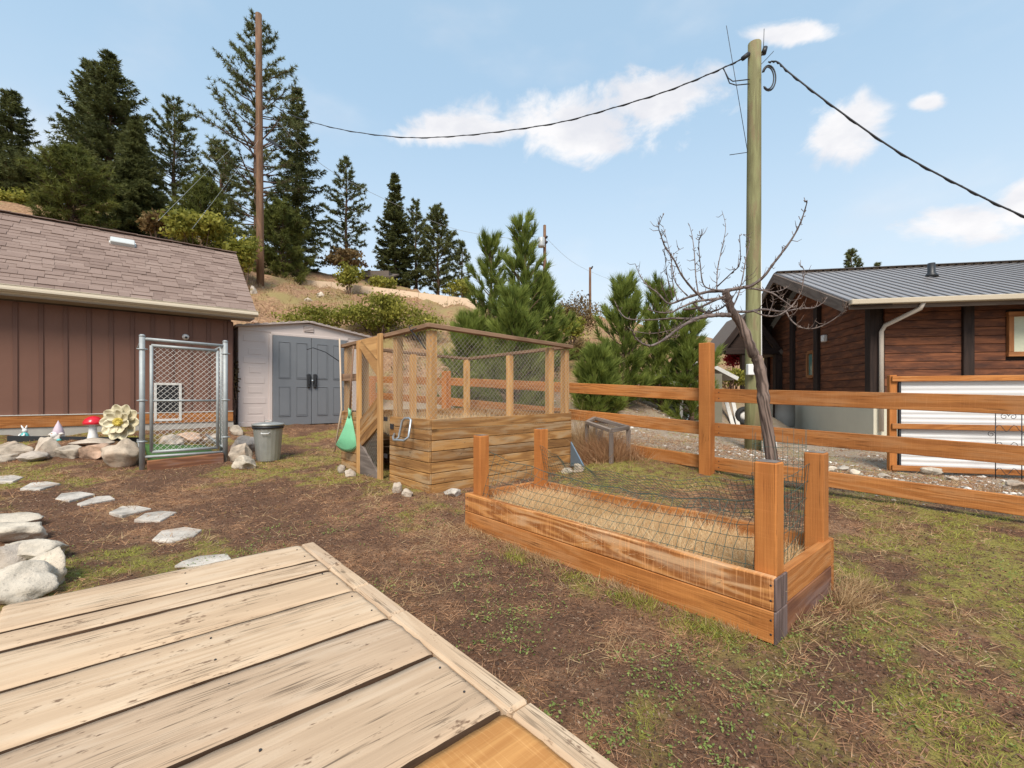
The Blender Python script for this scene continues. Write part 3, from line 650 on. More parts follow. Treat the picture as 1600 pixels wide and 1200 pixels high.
# ================================================================== GARAGE (left)
Q = Vector((-6.085, 9.9, 0)); GLn, GD = 6.0, 3.6
gar = thing('garage', (Q.x, Q.y, .437), 'brown board and batten garage with tan shingle roof', 'garage')
def GP(l, d, z): return Q - D2*l + D1*d + UP*z          # l along the wall to the left, d into the building
n_ = -D1
board('foundation', GP(-.02, GD/2, .47), GP(GLn, GD/2, .47), GD+.04, .24, UP, 'concrete', gar, .003)
board('wall', GP(0, .05, 1.67), GP(GLn, .05, 1.67), 2.16, .10, n_, 'siding', gar, 0)
board('wall', GP(.05, .11, 1.67), GP(.05, GD, 1.67), 2.16, .10, D2, 'siding', gar, 0)
prism('gable', [GP(-.001, .1, 2.74), GP(-.001, GD-.1, 2.74), GP(-.001, GD/2, 4.45)], D2, .08, 'siding', gar)
for i in range(19):
    l = .13+i*.308; board('batten', GP(l, -.009, .80), GP(l, -.009, 2.74), .06, .018, n_, 'batten', gar, .002)
board('corner_trim', GP(.045, -.012, .6), GP(.045, -.012, 2.74), .09, .022, n_, 'batten', gar, .002)
board('skirt_board', GP(-.01, -.02, .69), GP(GLn, -.02, .69), .21, .04, n_, 'cedar', gar, .004)
board('flashing', GP(-.01, -.025, .80), GP(GLn, -.025, .80), .05, .012, UP, 'old_white', gar, 0)
board('corner_batten', GP(-.012, .06, .6), GP(-.012, .06, 2.74), .09, .022, D2, 'batten', gar, .002)
OV = .40; ez, rz = 2.95, 4.72; half = GD/2; slope = (rz-ez)/(half+OV)
sl = math.atan(slope); nup = (UP*math.cos(sl) + n_*math.sin(sl)).normalized()
nbk = (UP*math.cos(sl) - n_*math.sin(sl)).normalized()
roof = board('roof', GP(-.36, (half-OV)/2, (ez+rz)/2-.04), GP(GLn, (half-OV)/2, (ez+rz)/2-.04), math.hypot(half+OV, rz-ez), .05, nup, 'shake', gar, 0)
board('roof', GP(-.36, GD-(half-OV)/2, (ez+rz)/2-.04), GP(GLn, GD-(half-OV)/2, (ez+rz)/2-.04), math.hypot(half+OV, rz-ez), .05, nbk, 'shake', gar, 0)
# shingles: every course laid over the one below
slen = math.hypot(half+OV, rz-ez); up_s = (D1*math.cos(sl)+UP*math.sin(sl)).normalized(); NR = 23; exp_ = slen/NR
eave0 = GP(-.38, -OV, ez)
npc = 0; rest = []
for r in range(NR):
    l = 0; shift = random.uniform(0, .25); first = True
    while l < 5.3:
        w = random.choice((.16, .20, .24, .28, .32)); w = shift+.1 if first else w; first = False
        thick = random.choice((.009, .013, .020)); c = eave0 - D2*(l+w/2) + up_s*(exp_*(r+.5)+.03)+nup*(.004+thick/2)
        m = frame(c, -D2, nup); tilt = Matrix.Rotation(-.055, 4, 'X') if frame(c, -D2, nup).col[1].to_3d().dot(up_s) > 0 else Matrix.Rotation(.055, 4, 'X')
        bmh = boxmesh(w-.004, exp_+.05, thick, 'shingle', 0)
        if r < 13 and l > .2 and l < 4.6: link(bpy.data.objects.new('shingle', bmh), roof, m @ tilt); npc += 1
        else: rest.append(([(m @ tilt) @ v_.co for v_ in bmh.vertices], [tuple(q.vertices) for q in bmh.polygons], random.random()))
        l += w
V, Fc = joined([(a_, b_) for a_, b_, c_ in rest]); o = mesh('shingle_field', [tuple(WM[roof.name].inverted() @ Vector(v_)) for v_ in V], Fc, 'shingle_field', roof, WM[roof.name]); tag(o, kind='stuff')
a_ = o.data.color_attributes.new('tone', 'FLOAT_COLOR', 'POINT'); a_.data.foreach_set('color', np.repeat(np.array([c_ for _, _, c_ in rest], np.float32), 8*4)); print('shingles', npc)
for k in range(17): board('ridge_cap', GP(-.38+.32*k, half-.0, rz+.022), GP(-.38+.32*k+.34, half, rz+.014), .20, .014, UP, 'shingle', roof, 0)
board('soffit', GP(-.34, -OV/2+.0, ez-.16), GP(GLn, -OV/2, ez-.16), OV, .02, UP, 'soffit', gar, 0)
board('fascia', GP(-.35, -OV+.01, ez-.09), GP(GLn, -OV+.01, ez-.09), .14, .02, n_, 'gutter', gar, 0)
board('rake_board', GP(-.37, -OV, ez-.07), GP(-.37, half, rz-.07), .12, .02, D2, 'gutter', gar, 0)
gprof = [(0, .0), (-.075, .0), (-.085, -.03), (-.11, -.055), (-.115, -.085), (-.08, -.12), (-.0, -.12)]
V = [tuple(GP(l, -OV+x-.004, ez+.0+z)-gar.location) for l in (-.40, GLn) for x, z in gprof]; k = len(gprof)
mesh('gutter', V, [(i, i+1, k+i+1, k+i) for i in range(1, k-1)]+[tuple(range(k))], 'gutter', gar, Matrix.Translation(gar.location))
board('gutter_lip', GP(-.40, -OV-.082, ez), GP(GLn, -OV-.082, ez), .014, .014, UP, 'gutter', gar, .002)
vp = eave0 - D2*2.18 + up_s*(slen*.80) + nup*.06
vent = board('roof_vent', vp+D2*.2, vp-D2*.2, .22, .09, nup, 'vent_white', gar, .012)
board('vent_base', vp+D2*.22-nup*.045, vp-D2*.22-nup*.045, .30, .012, nup, 'vent_white', vent, 0)
pd = board('pet_door', GP(1.12, -.012, .66), GP(1.12, -.012, 1.36), .40, .03, n_, 'dark_void', gar, 0)
for s in (-1, 1): board('frame_bar', GP(1.12+s*.20, -.026, .63), GP(1.12+s*.20, -.026, 1.39), .045, .05, n_, 'old_white', pd, .004)
for z in (.65, 1.37): board('frame_bar', GP(.945, -.026, z), GP(1.295, -.026, z), .045, .05, n_, 'old_white', pd, .004)
o = thing('security_camera', GP(.83, -.05, 2.34), 'small white dome camera on the brown garage wall', 'camera')
lathe('base', [(.06, 0), (.062, .02), (.055, .035)], 'white_gloss', o, frame(GP(.83, -.002, 2.34), D2, n_), 16)
lathe('dome', [(.052, .0), (.05, .03), (.035, .052), (.012, .06)], 'white_gloss', o, frame(GP(.83, -.036, 2.34), D2, n_), 16)
lathe('lens', [(.026, .0), (.024, .01), (.01, .014)], 'black_plastic', o, frame(GP(.83, -.088, 2.328), D2, n_), 12)

# ================================================================== KENNEL GATE
ken = thing('kennel_gate', (-5.04, 6.2, .12), 'galvanised chain link kennel gate standing on a wooden sill', 'gate')
k0, k1 = Vector((-5.04, 6.2, 0)), Vector((-4.335, 6.88, 0)); kd = (k1-k0).normalized(); kn = Vector((kd.y, -kd.x, 0)); kw = (k1-k0).length
def KP(s, z, o=0): return k0+kd*s+kn*o+UP*z
ztk = 1.95
for s in (0, kw): tube('post', [KP(s, .10), KP(s, ztk)], .033, 'pipe', ken, 12); 
for s in (0, kw):
    lathe('post_cap', [(.036, 0), (.036, .015), (.02, .03)], 'pipe', ken, Matrix.Translation(KP(s, ztk-.006)), 12)
    for z in (.5, 1.06, 1.76): lathe('clamp', [(.039, 0), (.041, .012), (.039, .024)], 'pipe', ken, Matrix.Translation(KP(s, z)), 12)
    for z in (.5, 1.06, 1.76): tube('clamp_bolt', [KP(s-.06, z+.012, .02), KP(s+.06, z+.012, .02)], .007, 'pipe', ken, 6)
tube('top_bar', [KP(0, ztk-.035), KP(kw, ztk-.06)], .021, 'pipe', ken, 10)
tube('bottom_bar', [KP(0, .30), KP(kw, .29)], .019, 'pipe', ken, 10)
lf = tube('gate_leaf', [KP(.10, .36), KP(.10, ztk-.12)], .021, 'pipe', ken, 10)
tube('frame_pipe', [KP(kw-.1, .36), KP(kw-.1, ztk-.14)], .021, 'pipe', lf, 10)
tube('frame_pipe', [KP(.10, ztk-.12), KP(kw-.1, ztk-.14)], .021, 'pipe', lf, 10)
tube('frame_pipe', [KP(.10, .36), KP(kw-.1, .36)], .021, 'pipe', lf, 10)
tube('cross_pipe', [KP(.10, 1.07), KP(kw-.1, 1.065)], .014, 'pipe', lf, 10)
meshpanel('chain_link', KP(.10, .37), kd, UP, kw-.2, ztk-.5, .072, .0023, 'wire', lf)
# side panels of the run, going back to the garage wall
bk = Vector((-.6572, .7537, 0))
for s in (0, kw):
    p = KP(s, 0); ln = 1.55 if s == 0 else 1.9
    meshpanel('chain_link', p+UP*.35, bk, UP, .34 if s == 0 else .5, 1.55, .072, .0023, 'wire', ken)
    tube('side_bar', [p+UP*(ztk-.05), p+bk*ln+UP*(ztk-.05)], .018, 'pipe', ken, 8); tube('side_bar', [p+UP*.34, p+bk*ln+UP*.42], .018, 'pipe', ken, 8)
    tube('side_post', [p+bk*.36+UP*.2, p+bk*.36+UP*(ztk-.05)], .021, 'pipe', ken, 8)
board('sill', KP(.05, .17, .03), KP(kw-.03, .20, .03), .16, .09, kn, 'cedar_dark', ken, .01)
board('sill_block', KP(-.08, .08, .05), KP(.09, .085, .05), .09, .1, kn, 'cedar_dark', ken, .008)
tm = [(i, j) for i in range(8) for j in range(10)]
V = []
for i, j in tm:
    p = KP(.08+.83*i/7, 0)+bk*(.12+1.3*j/9); V.append((p.x, p.y, G(p.x, p.y)+.05))
o = mesh('turf_mat', V, [(i*10+j, i*10+j+1, i*10+j+11, i*10+j+10) for i in range(7) for j in range(9)], 'turf', smooth=True, recentre=True); tag(o, 'green artificial turf lying inside the dog kennel', 'mat')
mo = o.modifiers.new('thick', 'SOLIDIFY'); mo.thickness = .02

# ================================================================== PLASTIC SHED
s0 = Vector((-6.14, 10.2, .43)); shd = thing('storage_shed', s0, 'pale plastic storage shed with grey double doors', 'shed')
SW, SDp = 3.02, 1.9; hw, hp_ = 2.22, 2.49; ns = -D1
def SP(b, d, z): return s0+D2*b+D1*d+UP*z
board('wall_panel', SP(.0, .03, hw/2), SP(.69, .03, hw/2), hw, .06, ns, 'shed_wall', shd, .01)
board('wall_panel', SP(2.45, .03, hw/2), SP(SW, .03, hw/2), hw, .06, ns, 'shed_wall', shd, .01)
board('side_wall', SP(.03, .062, hw/2), SP(.03, SDp, hw/2), hw, .06, -D2, 'shed_wall', shd, 0)
board('side_wall', SP(SW-.03, .062, hw/2), SP(SW-.03, SDp, hw/2), hw, .06, D2, 'shed_wall', shd, 0)
board('back_wall', SP(.062, SDp, hw/2), SP(SW-.062, SDp, hw/2), hw, .06, D1, 'shed_wall', shd, 0)
prism('gable', [SP(.0, -.012, hw-.03), SP(SW, -.012, hw-.03), SP(SW, -.012, hw+.06), SP(SW/2, -.012, hp_-.02), SP(.0, -.012, hw+.06)], ns, .05, 'shed_wall', shd)
board('door_header', SP(.66, .0, hw-.06), SP(2.48, .0, hw-.06), .06, .05, ns, 'shed_wall', shd, .004)
# embossed blocks on the left panel
for k, (bw, z) in enumerate([(.46, 2.02), (.3, 1.72), (.46, 1.52), (.26, 1.30), (.4, 1.06), (.3, .84), (.46, .60), (.3, .36), (.4, .18)]):
    board('emboss', SP(.33-bw/2+.02*(k % 2), -.003, z), SP(.33+bw/2, -.003, z), .14, .008, ns, 'shed_wall', shd, .004)
board('edge_strip', SP(.66, -.012, .02), SP(.66, -.012, hw-.08), .07, .03, ns, 'shed_wall', shd, .006)
board('base_strip', SP(.0, -.01, .05), SP(.62, -.01, .05), .10, .03, ns, 'shed_wall', shd, .006)
for i, (b0, b1) in enumerate([(.70, 1.565), (1.575, 2.44)]):
    d_ = board('door', SP(b0, -.01, (hw-.09)/2), SP(b1, -.01, (hw-.09)/2), hw-.10, .05, ns, 'shed_door', shd, .008)
    for cx in (.25, .64):
        for (za, zc) in ((.22, .92), (1.12, 1.98)):
            x0, x1 = b0+cx-.125, b0+cx+.125
            board('panel', SP(x0+.02, -.037, (za+zc)/2), SP(x1-.02, -.037, (za+zc)/2), zc-za-.04, .012, ns, 'shed_door', d_, .006)
            for zz, tw in ((za, .014), (zc, .014)): board('panel_bead', SP(x0, -.037, zz), SP(x1, -.037, zz), tw, .022, ns, 'shed_door', d_, .005)
            for xx in (x0, x1): board('panel_bead', SP(xx, -.037, za+.008), SP(xx, -.037, zc-.008), tw, .022, ns, 'shed_door', d_, .005)
    bx_ = b1-.07 if i == 0 else b0+.07
    hd = board('handle', SP(bx_, -.06, .90), SP(bx_, -.06, 1.24), .085, .06, ns, 'black_plastic', d_, .018)
    board('grip', SP(bx_, -.10, .97), SP(bx_, -.10, 1.17), .03, .03, ns, 'black_plastic', hd, .01)
lathe('padlock', [(.022, 0), (.024, .02), (.02, .045)], 'galvanised', shd, Matrix.Translation(SP(1.57, -.10, 1.05)), 10)
vt = board('gable_vent', SP(SW/2-.12, -.016, hw+.12), SP(SW/2+.12, -.016, hw+.12), .16, .012, ns, 'shed_roof', shd, .003)
for k in range(4): board('slat', SP(SW/2-.11, -.028, hw+.065+.037*k), SP(SW/2+.11, -.028, hw+.065+.037*k), .018, .02, ns, 'shed_wall', vt, .004)
for s in (-1, 1):
    e0, e1 = SP(SW/2+s*(SW/2+.07), 0, hw+.02), SP(SW/2, 0, hp_)
    rn = (e1-e0).normalized().cross(D1)*(1 if s < 0 else -1); rn = rn if rn.z > 0 else -rn
    rp = board('roof_panel', (e0+e1)/2-D1*.10+rn*.02, (e0+e1)/2+D1*(SDp+.08)+rn*.02, (e1-e0).length, .045, rn, 'shed_roof', shd, .01)
    for k in range(9): board('roof_ridge', e0.lerp(e1, (k+.5)/9)-D1*.102+rn*.046, e0.lerp(e1, (k+.5)/9)+D1*(SDp+.06)+rn*.046, .10, .018, rn, 'shed_roof', rp, .006)
# rubbish can in front
gp = GH(419, 720); can = thing('garbage_can', gp, 'ribbed galvanised garbage can with lid by the shed', 'garbage can')
ch = .56; Mc = Matrix.Translation(gp)
lathe('body', [(.165, 0), (.168, .02), (.21, ch-.02), (.216, ch)], 'can_metal', can, Mc, 72, True, lambda a, z: 1+.016*math.sin(a*20) if .02 < z+.01 < ch else 1)
lid = lathe('lid', [(.232, 0), (.235, .022), (.222, .03), (.12, .05), (.02, .055)], 'can_metal', can, Matrix.Translation(gp+UP*(ch+.001)), 32)
lathe('liner', [(.222, 0), (.228, .02), (.222, .05)], 'black_plastic', can, Matrix.Translation(gp+UP*(ch-.045)), 32)
tube('lid_handle', [gp+Vector((-.06, 0, ch+.05)), gp+Vector((-.05, 0, ch+.08)), gp+Vector((.05, 0, ch+.08)), gp+Vector((.06, 0, ch+.05))], .007, 'can_metal', lid, 8)
tube('side_handle', [gp+Vector((.0, -.20, ch-.10)), gp+Vector((.02, -.235, ch-.115)), gp+Vector((.11, -.215, ch-.115)), gp+Vector((.12, -.18, ch-.10))], .008, 'white_metal', can, 8)

# ================================================================== ROCKS AND STEPPING STONES
RK = {}
def rock(u0, u1, v0, v1, label, mat='rock', seed=0, group=None, flat=.8, name='rock', deep=.8, sink=.2):
    c = GH((u0+u1)/2, v1-1); Y = c.y; w = (u1-u0)/F*Y; h = (v1-v0)/F*Y; c.y += w*deep*.3; c.x = ((u0+u1)/2-800)/F*c.y
    rs = random.Random(seed*77+int(u0*3+v1)); bm = bmesh.new(); bmesh.ops.create_icosphere(bm, subdivisions=4, radius=1)
    planes = [(Vector((rs.uniform(-1, 1), rs.uniform(-1, 1), rs.uniform(-.6, 1))).normalized(), rs.uniform(.48, .82)) for _ in range(12)]
    from mathutils import noise as mn
    off = Vector((rs.random()*50, rs.random()*50, rs.random()*50))
    for v in bm.verts:
        p = v.co.copy()
        for pn, pdn in planes:
            e_ = p.dot(pn)-pdn
            if e_ > 0: p -= pn*e_*.95
        p *= 1+.20*mn.noise(p*1.3+off)+.09*mn.noise(p*3.7+off)+.04*mn.noise(p*9+off)+.015*mn.noise(p*21+off)
        v.co = p
    xs = [v.co.x for v in bm.verts]; zs = [v.co.z for v in bm.verts]; ys = [v.co.y for v in bm.verts]
    sx = w/(max(xs)-min(xs)); sz = h*(1+sink)/(max(zs)-min(zs)); sy = w*deep/(max(ys)-min(ys))
    for v in bm.verts: v.co = Vector((v.co.x*sx-(max(xs)+min(xs))/2*sx, v.co.y*sy, (v.co.z-min(zs))*sz-h*sink))
    me = bpy.data.meshes.new(name); bm.to_mesh(me); bm.free(); me.polygons.foreach_set('use_smooth', [True]*len(me.polygons)); me.materials.append(M[mat])
    zc = H-(v1-VH)/F*Y
    return tag(link(bpy.data.objects.new(name, me), None, Matrix.Translation((c.x, c.y, zc))), label, 'rock', group)
GB = 'boulders edging the garage flower bed'
for i, (u0, u1, v0, v1, m, lb) in enumerate([
    (-22, 52, 691, 713, 'rock', 'long flat grey boulder at the left picture edge below the rabbit ornament'),
    (24, 77, 706, 724, 'rock', 'low tan boulder tucked under two others left of the gnome'),
    (52, 94, 683, 718, 'rock', 'tall beige boulder directly in front of the gnome'),
    (91, 131, 696, 719, 'rock', 'squat grey boulder left of the orange one in the border'),
    (127, 174, 693, 719, 'rock_orange', 'orange toned boulder in front of the mushroom ornament'),
    (160, 219, 686, 733, 'rock', 'largest round boulder touching the left kennel post'),
    (-30, 22, 711, 725, 'rock', 'low brown boulder sunk in the ground at left edge'),
    (110, 172, 686, 699, 'rock', 'thin dark slab of rock behind the orange boulder'),
    (360, 402, 681, 708, 'rock', 'broad tan boulder between kennel and garbage can'),
    (359, 392, 693, 726, 'rock', 'brown pointed boulder right of the kennel gate'),
    (364, 402, 712, 734, 'rock_white', 'white angular rock in front of the garbage can'),
    (280, 322, 675, 694, 'rock_orange', 'pale pink boulder seen through the kennel mesh'),
    (246, 284, 679, 697, 'rock', 'dull brown boulder seen through the kennel mesh'),
    (318, 346, 678, 695, 'rock', 'dark boulder at right inside the kennel'),
    (358, 382, 664, 682, 'rock', 'dark rock in the gap between garage and shed')]):
    rock(u0, u1, v0, v1, lb, m, i, GB)
for i, (u0, u1, v0, v1, m, lb) in enumerate([
    (-40, 52, 810, 829, 'rock_white', 'flat cream stone farthest back in the pile beside the deck'),
    (-30, 75, 822, 852, 'rock_white', 'rough cream stone second from the back beside the deck'),
    (5, 101, 849, 884, 'rock_white', 'white elongated stone in the middle of the pile beside the deck'),
    (-25, 40, 856, 890, 'rock', 'brown stone at the left edge among white stones'),
    (12, 105, 864, 922, 'rock_white', 'large pale stone next to the deck corner'),
    (-60, 84, 892, 948, 'rock_white', 'broad white stone nearest the camera touching the deck')]):
    rock(u0, u1, v0, v1, lb, m, 40+i, 'stones piled beside the deck', deep=.7)
for i, (u0, u1, v0, v1, m, lb) in enumerate([
    (527, 540, 726, 741, 'rock', 'small grey rock left of the enclosure door'), (537, 556, 733, 746, 'rock', 'small pale rock under the green rake'),
    (613, 629, 754, 772, 'rock', 'upright pale rock beside the enclosure door'), (628, 646, 764, 777, 'rock', 'small tan rock under the kick board'),
    (692, 720, 764, 778, 'slab', 'flat blue grey rock at the enclosure corner'), (876, 898, 731, 741, 'rock_white', 'flat white rock at the right end of the enclosure'),
    (896, 914, 724, 739, 'rock_white', 'white rock holding the blue board'), (1442, 1471, 731, 744, 'rock_white', 'white rock in front of the corrugated panel'),
    (1478, 1498, 744, 752, 'rock', 'low tan rock right of the white rock by the trellis'), (1570, 1600, 752, 766, 'rock', 'grey rock by the panel at the right edge'),
    (1293, 1308, 729, 738, 'rock_white', 'small white rock just right of the nearest bed post'), (1306, 1328, 728, 737, 'rock', 'light flat rock beyond the fence near the bed post'),
    (1329, 1343, 733, 742, 'rock_white', 'rounded white rock beyond the fence'), (1372, 1390, 740, 747, 'rock', 'low grey rock left of the panel post beyond the fence'),
    (492, 508, 455, 466, 'rock_white', 'white boulder on the bare hillside'), (474, 488, 464, 474, 'rock', 'tan boulder on the bare hillside'), (380, 392, 492, 503, 'rock_white', 'white rock on the bank above the shed roof'), (386, 404, 497, 506, 'rock_orange', 'reddish rock on the bank above the shed'), (391, 402, 446, 462, 'rock', 'grey rock on the bank behind the garage roof corner')]):
    rock(u0, u1, v0, v1, lb, m, 80+i, None)
def slab(poly, label, k):
    c = GH(sum(p[0] for p in poly)/len(poly), sum(p[1] for p in poly)/len(poly)); z = c.z+.016
    pts = []
    for (u, v) in poly:
        Y = (H-z)*F/(v-VH); pts.append(Vector(((u-800)/F*Y, Y, z+random.uniform(-.004, .004))))
    o = prism('stepping_stone', pts, UP, .06, 'slab'); bv = o.modifiers.new('b', 'BEVEL'); bv.width = .008; bv.segments = 2
    return tag(o, label, 'stepping stone', 'stepping stones across the yard')
for k, (poly, lb) in enumerate([
    ([(-6, 752), (20, 752), (37, 745), (18, 741), (-8, 744)], 'stepping stone cut by the left picture edge'),
    ([(31, 763), (62, 764), (95, 755), (75, 752), (48, 754)], 'second stepping stone from the left edge'),
    ([(86, 779), (108, 782), (149, 771), (126, 768), (95, 771)], 'third stepping stone from the left edge'),
    ([(120, 787), (126, 790), (180, 779), (172, 774), (150, 776)], 'thin stepping stone slightly overlapping the third one'),
    ([(170, 800), (190, 805), (237, 794), (214, 789), (190, 791)], 'stepping stone just left of the pair nearest the middle'),
    ([(209, 812), (250, 813), (277, 800), (252, 798), (226, 802)], 'stepping stone just behind the big speckled one'),
    ([(237, 842), (268, 846), (304, 836), (316, 826), (290, 823), (252, 829)], 'nearest whole stepping stone with dirt speckles'),
    ([(272, 884), (330, 884), (362, 872), (355, 865), (312, 867), (284, 877)], 'grey stepping stone half hidden by the deck edge')]): slab(poly, lb, k)

# ================================================================== GARDEN ORNAMENTS
def at_ground(u, v): return GH(u, v)
# rabbit in a teal dress
p = at_ground(38, 689); s = p.y/F; r_ = thing('rabbit_ornament', p, 'white rabbit figurine in a teal dress on the flower bed', 'figurine'); T = lambda x, z, y=0: Matrix.Translation(p+Vector((x*s, y*s, z*s)))
lathe('dress', [(6.2, 0), (6.0, 2), (5, 8), (3.6, 12), (2.2, 13.5)], 'teal', r_, T(1, 0) @ Matrix.Scale(s, 4), 16)
lathe('skirt', [(9, 0), (9.4, 1), (8, 2.5), (5, 3.2)], 'teal', r_, T(-3, 0) @ Matrix.Scale(s, 4), 16)
hd = lathe('head', [(1.2, 0), (3.0, 1.5), (3.4, 4), (2.6, 6), (.6, 7)], 'white_gloss', r_, T(1, 12.5) @ Matrix.Scale(s, 4), 14)
for x0, x1 in ((-.5, -5), (2, 4)): tube('ear', [p+Vector((x0*s, 0, 17.5*s)), p+Vector((x0*.5+x1*.5, 0, 0))*s*1+Vector((0, 0, 21*s)), p+Vector((x1*s, 0, 24.5*s))], [1.1*s, 1.4*s, .4*s], 'white_gloss', hd, 8)
for x in (-3, 5): tube('arm', [p+Vector((x*.6*s, -3*s, 11.5*s)), p+Vector((x*s, -5*s, 9*s)), p+Vector((x*.5*s, -6.5*s, 8*s))], [1.2*s, 1.2*s, 1*s], 'white_gloss', r_, 8)
# gnome
p = at_ground(91, 688); s = p.y/F; r_ = thing('gnome_ornament', p, 'garden gnome with tall lilac hat and pale beard', 'figurine')
T = lambda x, z, y=0: Matrix.Translation(p+Vector((x*s, y*s, z*s))) @ Matrix.Scale(s, 4)
lathe('body', [(8, 0), (8.5, 3), (7.5, 8), (5, 12)], 'beard', r_, T(0, 0), 16)
lathe('beard', [(1, 0), (5, 2), (6, 6), (4.5, 10), (1.5, 11)], 'white_gloss', r_, T(-1, 3, -4), 14)
lathe('hat', [(7, 0), (7.4, 1), (5.6, 8), (3.2, 14), (1.3, 18), (.2, 21)], 'lilac', r_, T(0, 10), 18)
lathe('nose', [(.3, 0), (1.6, .8), (1.8, 1.8), (1.2, 2.8), (.2, 3.2)], 'skin', r_, T(-1, 9.5, -8), 12)
for x in (-7, 9): lathe('flower', [(.6, 0), (3.4, 1.2), (3.2, 2.6), (1, 4)], 'beard', r_, T(x, 4+abs(x)*.5, -4), 10)
for x in (-4, 7): lathe('shoe', [(2.8, 0), (3.1, 1.5), (2, 3), (.5, 3.6)], 'teal', r_, T(x, -.5, -6), 12)
# toadstool
p = at_ground(145, 687); s = p.y/F; r_ = thing('mushroom_ornament', p, 'red capped mushroom ornament with white stem', 'ornament')
T = lambda x, z, y=0: Matrix.Translation(p+Vector((x*s, y*s, z*s))) @ Matrix.Scale(s, 4)
lathe('stem', [(7.4, 0), (6.6, 4), (5.2, 12), (4.8, 24)], 'white_gloss', r_, T(0, 0), 20)
lathe('gills', [(4.5, 0), (10, -.6), (12, .2)], 'white_gloss', r_, T(1, 23.6), 28)
lathe('cap', [(11.5, 0), (13.2, 1), (12.6, 4.5), (10, 9), (6, 12), (1, 13.4)], 'red_gloss', r_, T(1, 23.6), 28)
# big metal flower
p = at_ground(187, 690); s = p.y/F; r_ = thing('flower_ornament', p, 'large cream metal flower with golden centre by the kennel', 'ornament')
cz = p+UP*(30*s)+Vector((0, .02, 0)); nrm = Vector((.12, -1, .12)).normalized()
PW = [(0, 0), (.28, .3), (.62, .62), (.85, .52), (1, .0)]
def petal(ang, L, wd, lift, off):
    ax = Matrix.Rotation(ang, 4, nrm) @ Vector((0, 0, 1)); ax = (ax-nrm*ax.dot(nrm)).normalized(); sd_ = nrm.cross(ax); V = []
    for (tt, wf) in [(0, .18), (.3, .5), (.6, .9), (.82, .78), (.96, .36), (1, .02)]:
        for q in (-1, -.5, 0, .5, 1):
            V.append(tuple(ax*L*tt*s+sd_*wd*wf*q*s+nrm*s*(off+lift*tt*tt-3.2*(1-abs(q))*wf+2.4*math.sin(tt*3.1)*abs(q))))
    o = mesh('petal', V, [(i*5+j, i*5+j+1, i*5+j+6, i*5+j+5) for i in range(5) for j in range(4)], 'petal', r_, Matrix.Translation(cz), True)
    m_ = o.modifiers.new('t', 'SOLIDIFY'); m_.thickness = .006
for k in range(10): petal(k*.628+.3, 29, 9.5, 5, -2)
for k in range(7): petal(k*.898, 19, 8, 7, 3)
lathe('flower_centre', [(6.5, 0), (6.8, 2), (5, 4), (2, 5)], 'petal_centre', r_, frame(cz+nrm*3*s, Vector((1, 0, 0)), nrm) @ Matrix.Scale(s, 4), 18)
for k in range(12): tube('stamen', [cz+nrm*6*s, cz+nrm*9*s+(Matrix.Rotation(k*.52, 4, nrm) @ Vector((0, 0, 1)))*6*s], [.7*s, 1.1*s], 'petal_centre', r_, 6)
tube('stake', [cz-nrm*2*s, cz-nrm*3*s-UP*34*s], .008, 'iron', r_, 6)
p0 = GH(8, 691); p1 = GH(216, 693)
o = board('bed_edging', (p0.x, p0.y+.03, p0.z+.04), (p1.x, p1.y+.03, p1.z+.03), .12, .012, (0, -1, 0), 'black_plastic', None, .003); tag(o, 'black strip edging behind the border boulders', 'edging')

# ================================================================== LOG HOUSE (right)
dL, dG = Vector((.983, -.184, 0)), Vector((.184, .983, 0)); HQ = Vector((8.74, 11.0, .03)); HL, HWd = 9.0, 7.6
hou = thing('log_house', HQ, 'dark brown log house with grey metal roof at right', 'house')
def HP(l, g, z): return HQ + dL*l + dG*g + UP*z       # l along the long wall, g along the gable end
zf = 1.14-HQ.z+.02; ze = 3.30; zr_ = 5.08
board('foundation', HP(0, HWd/2, zf/2-.1), HP(HL, HWd/2, zf/2-.1), HWd, zf+.2, UP, 'foundation', hou, 0)
lgP = [0.12, 2.85, 4.6, 6.9]       # dark posts along the gable end
nrow = 11; ph = (ze-zf)/nrow
wl = board('gable_wall', HP(.14, .05, (zf+ze)/2), HP(.14, HWd, (zf+ze)/2), ze-zf, .12, -dL, 'log_post', hou, 0)
for k in range(nrow):
    z = zf+ph*(k+.5)
    for i in range(3): board('plank', HP(.05+random.uniform(-.006, .006), lgP[i]+.13, z), HP(.05+random.uniform(-.006, .006), lgP[i+1]-.13, z), ph-.008, .06, -dL, 'log_siding', wl, .008)
lw = board('long_wall', HP(.22, .14, (zf+ze)/2), HP(HL, .14, (zf+ze)/2), ze-zf, .12, -dG, 'log_post', hou, 0)
lpP = [.14, 1.95, 4.4, 6.6, 8.9]
for k in range(nrow):
    z = zf+ph*(k+.5)
    for i in range(4):
        x0, x1 = lpP[i]+.11, lpP[i+1]-.11
        if i == 1 and zf+.85 < z < zf+1.95: x1 = 2.72
        board('plank', HP(x0, .05, z), HP(x1, .05, z), ph-.008, .06, -dG, 'log_siding', lw, .008)
for g in lgP: board('post', HP(.03, g, zf-.02), HP(.03, g, ze+(.0 if g < .5 else .5)), .24, .20, -dL, 'log_post', hou, .01)
for l in lpP[1:]: board('post', HP(l, .03, zf-.02), HP(l, .03, ze), .22, .16, -dG, 'log_post', hou, .01)
prism('gable', [HP(.06, .1, ze), HP(.06, HWd-.1, ze), HP(.06, HWd/2, zr_-.25)], -dL, .1, 'log_siding', hou)
for g in (3.1, 3.8, 5.3): board('joist_end', HP(-.05, g, zf-.04), HP(.1, g, zf-.04), .12, .10, UP, 'log_post', hou, .005)
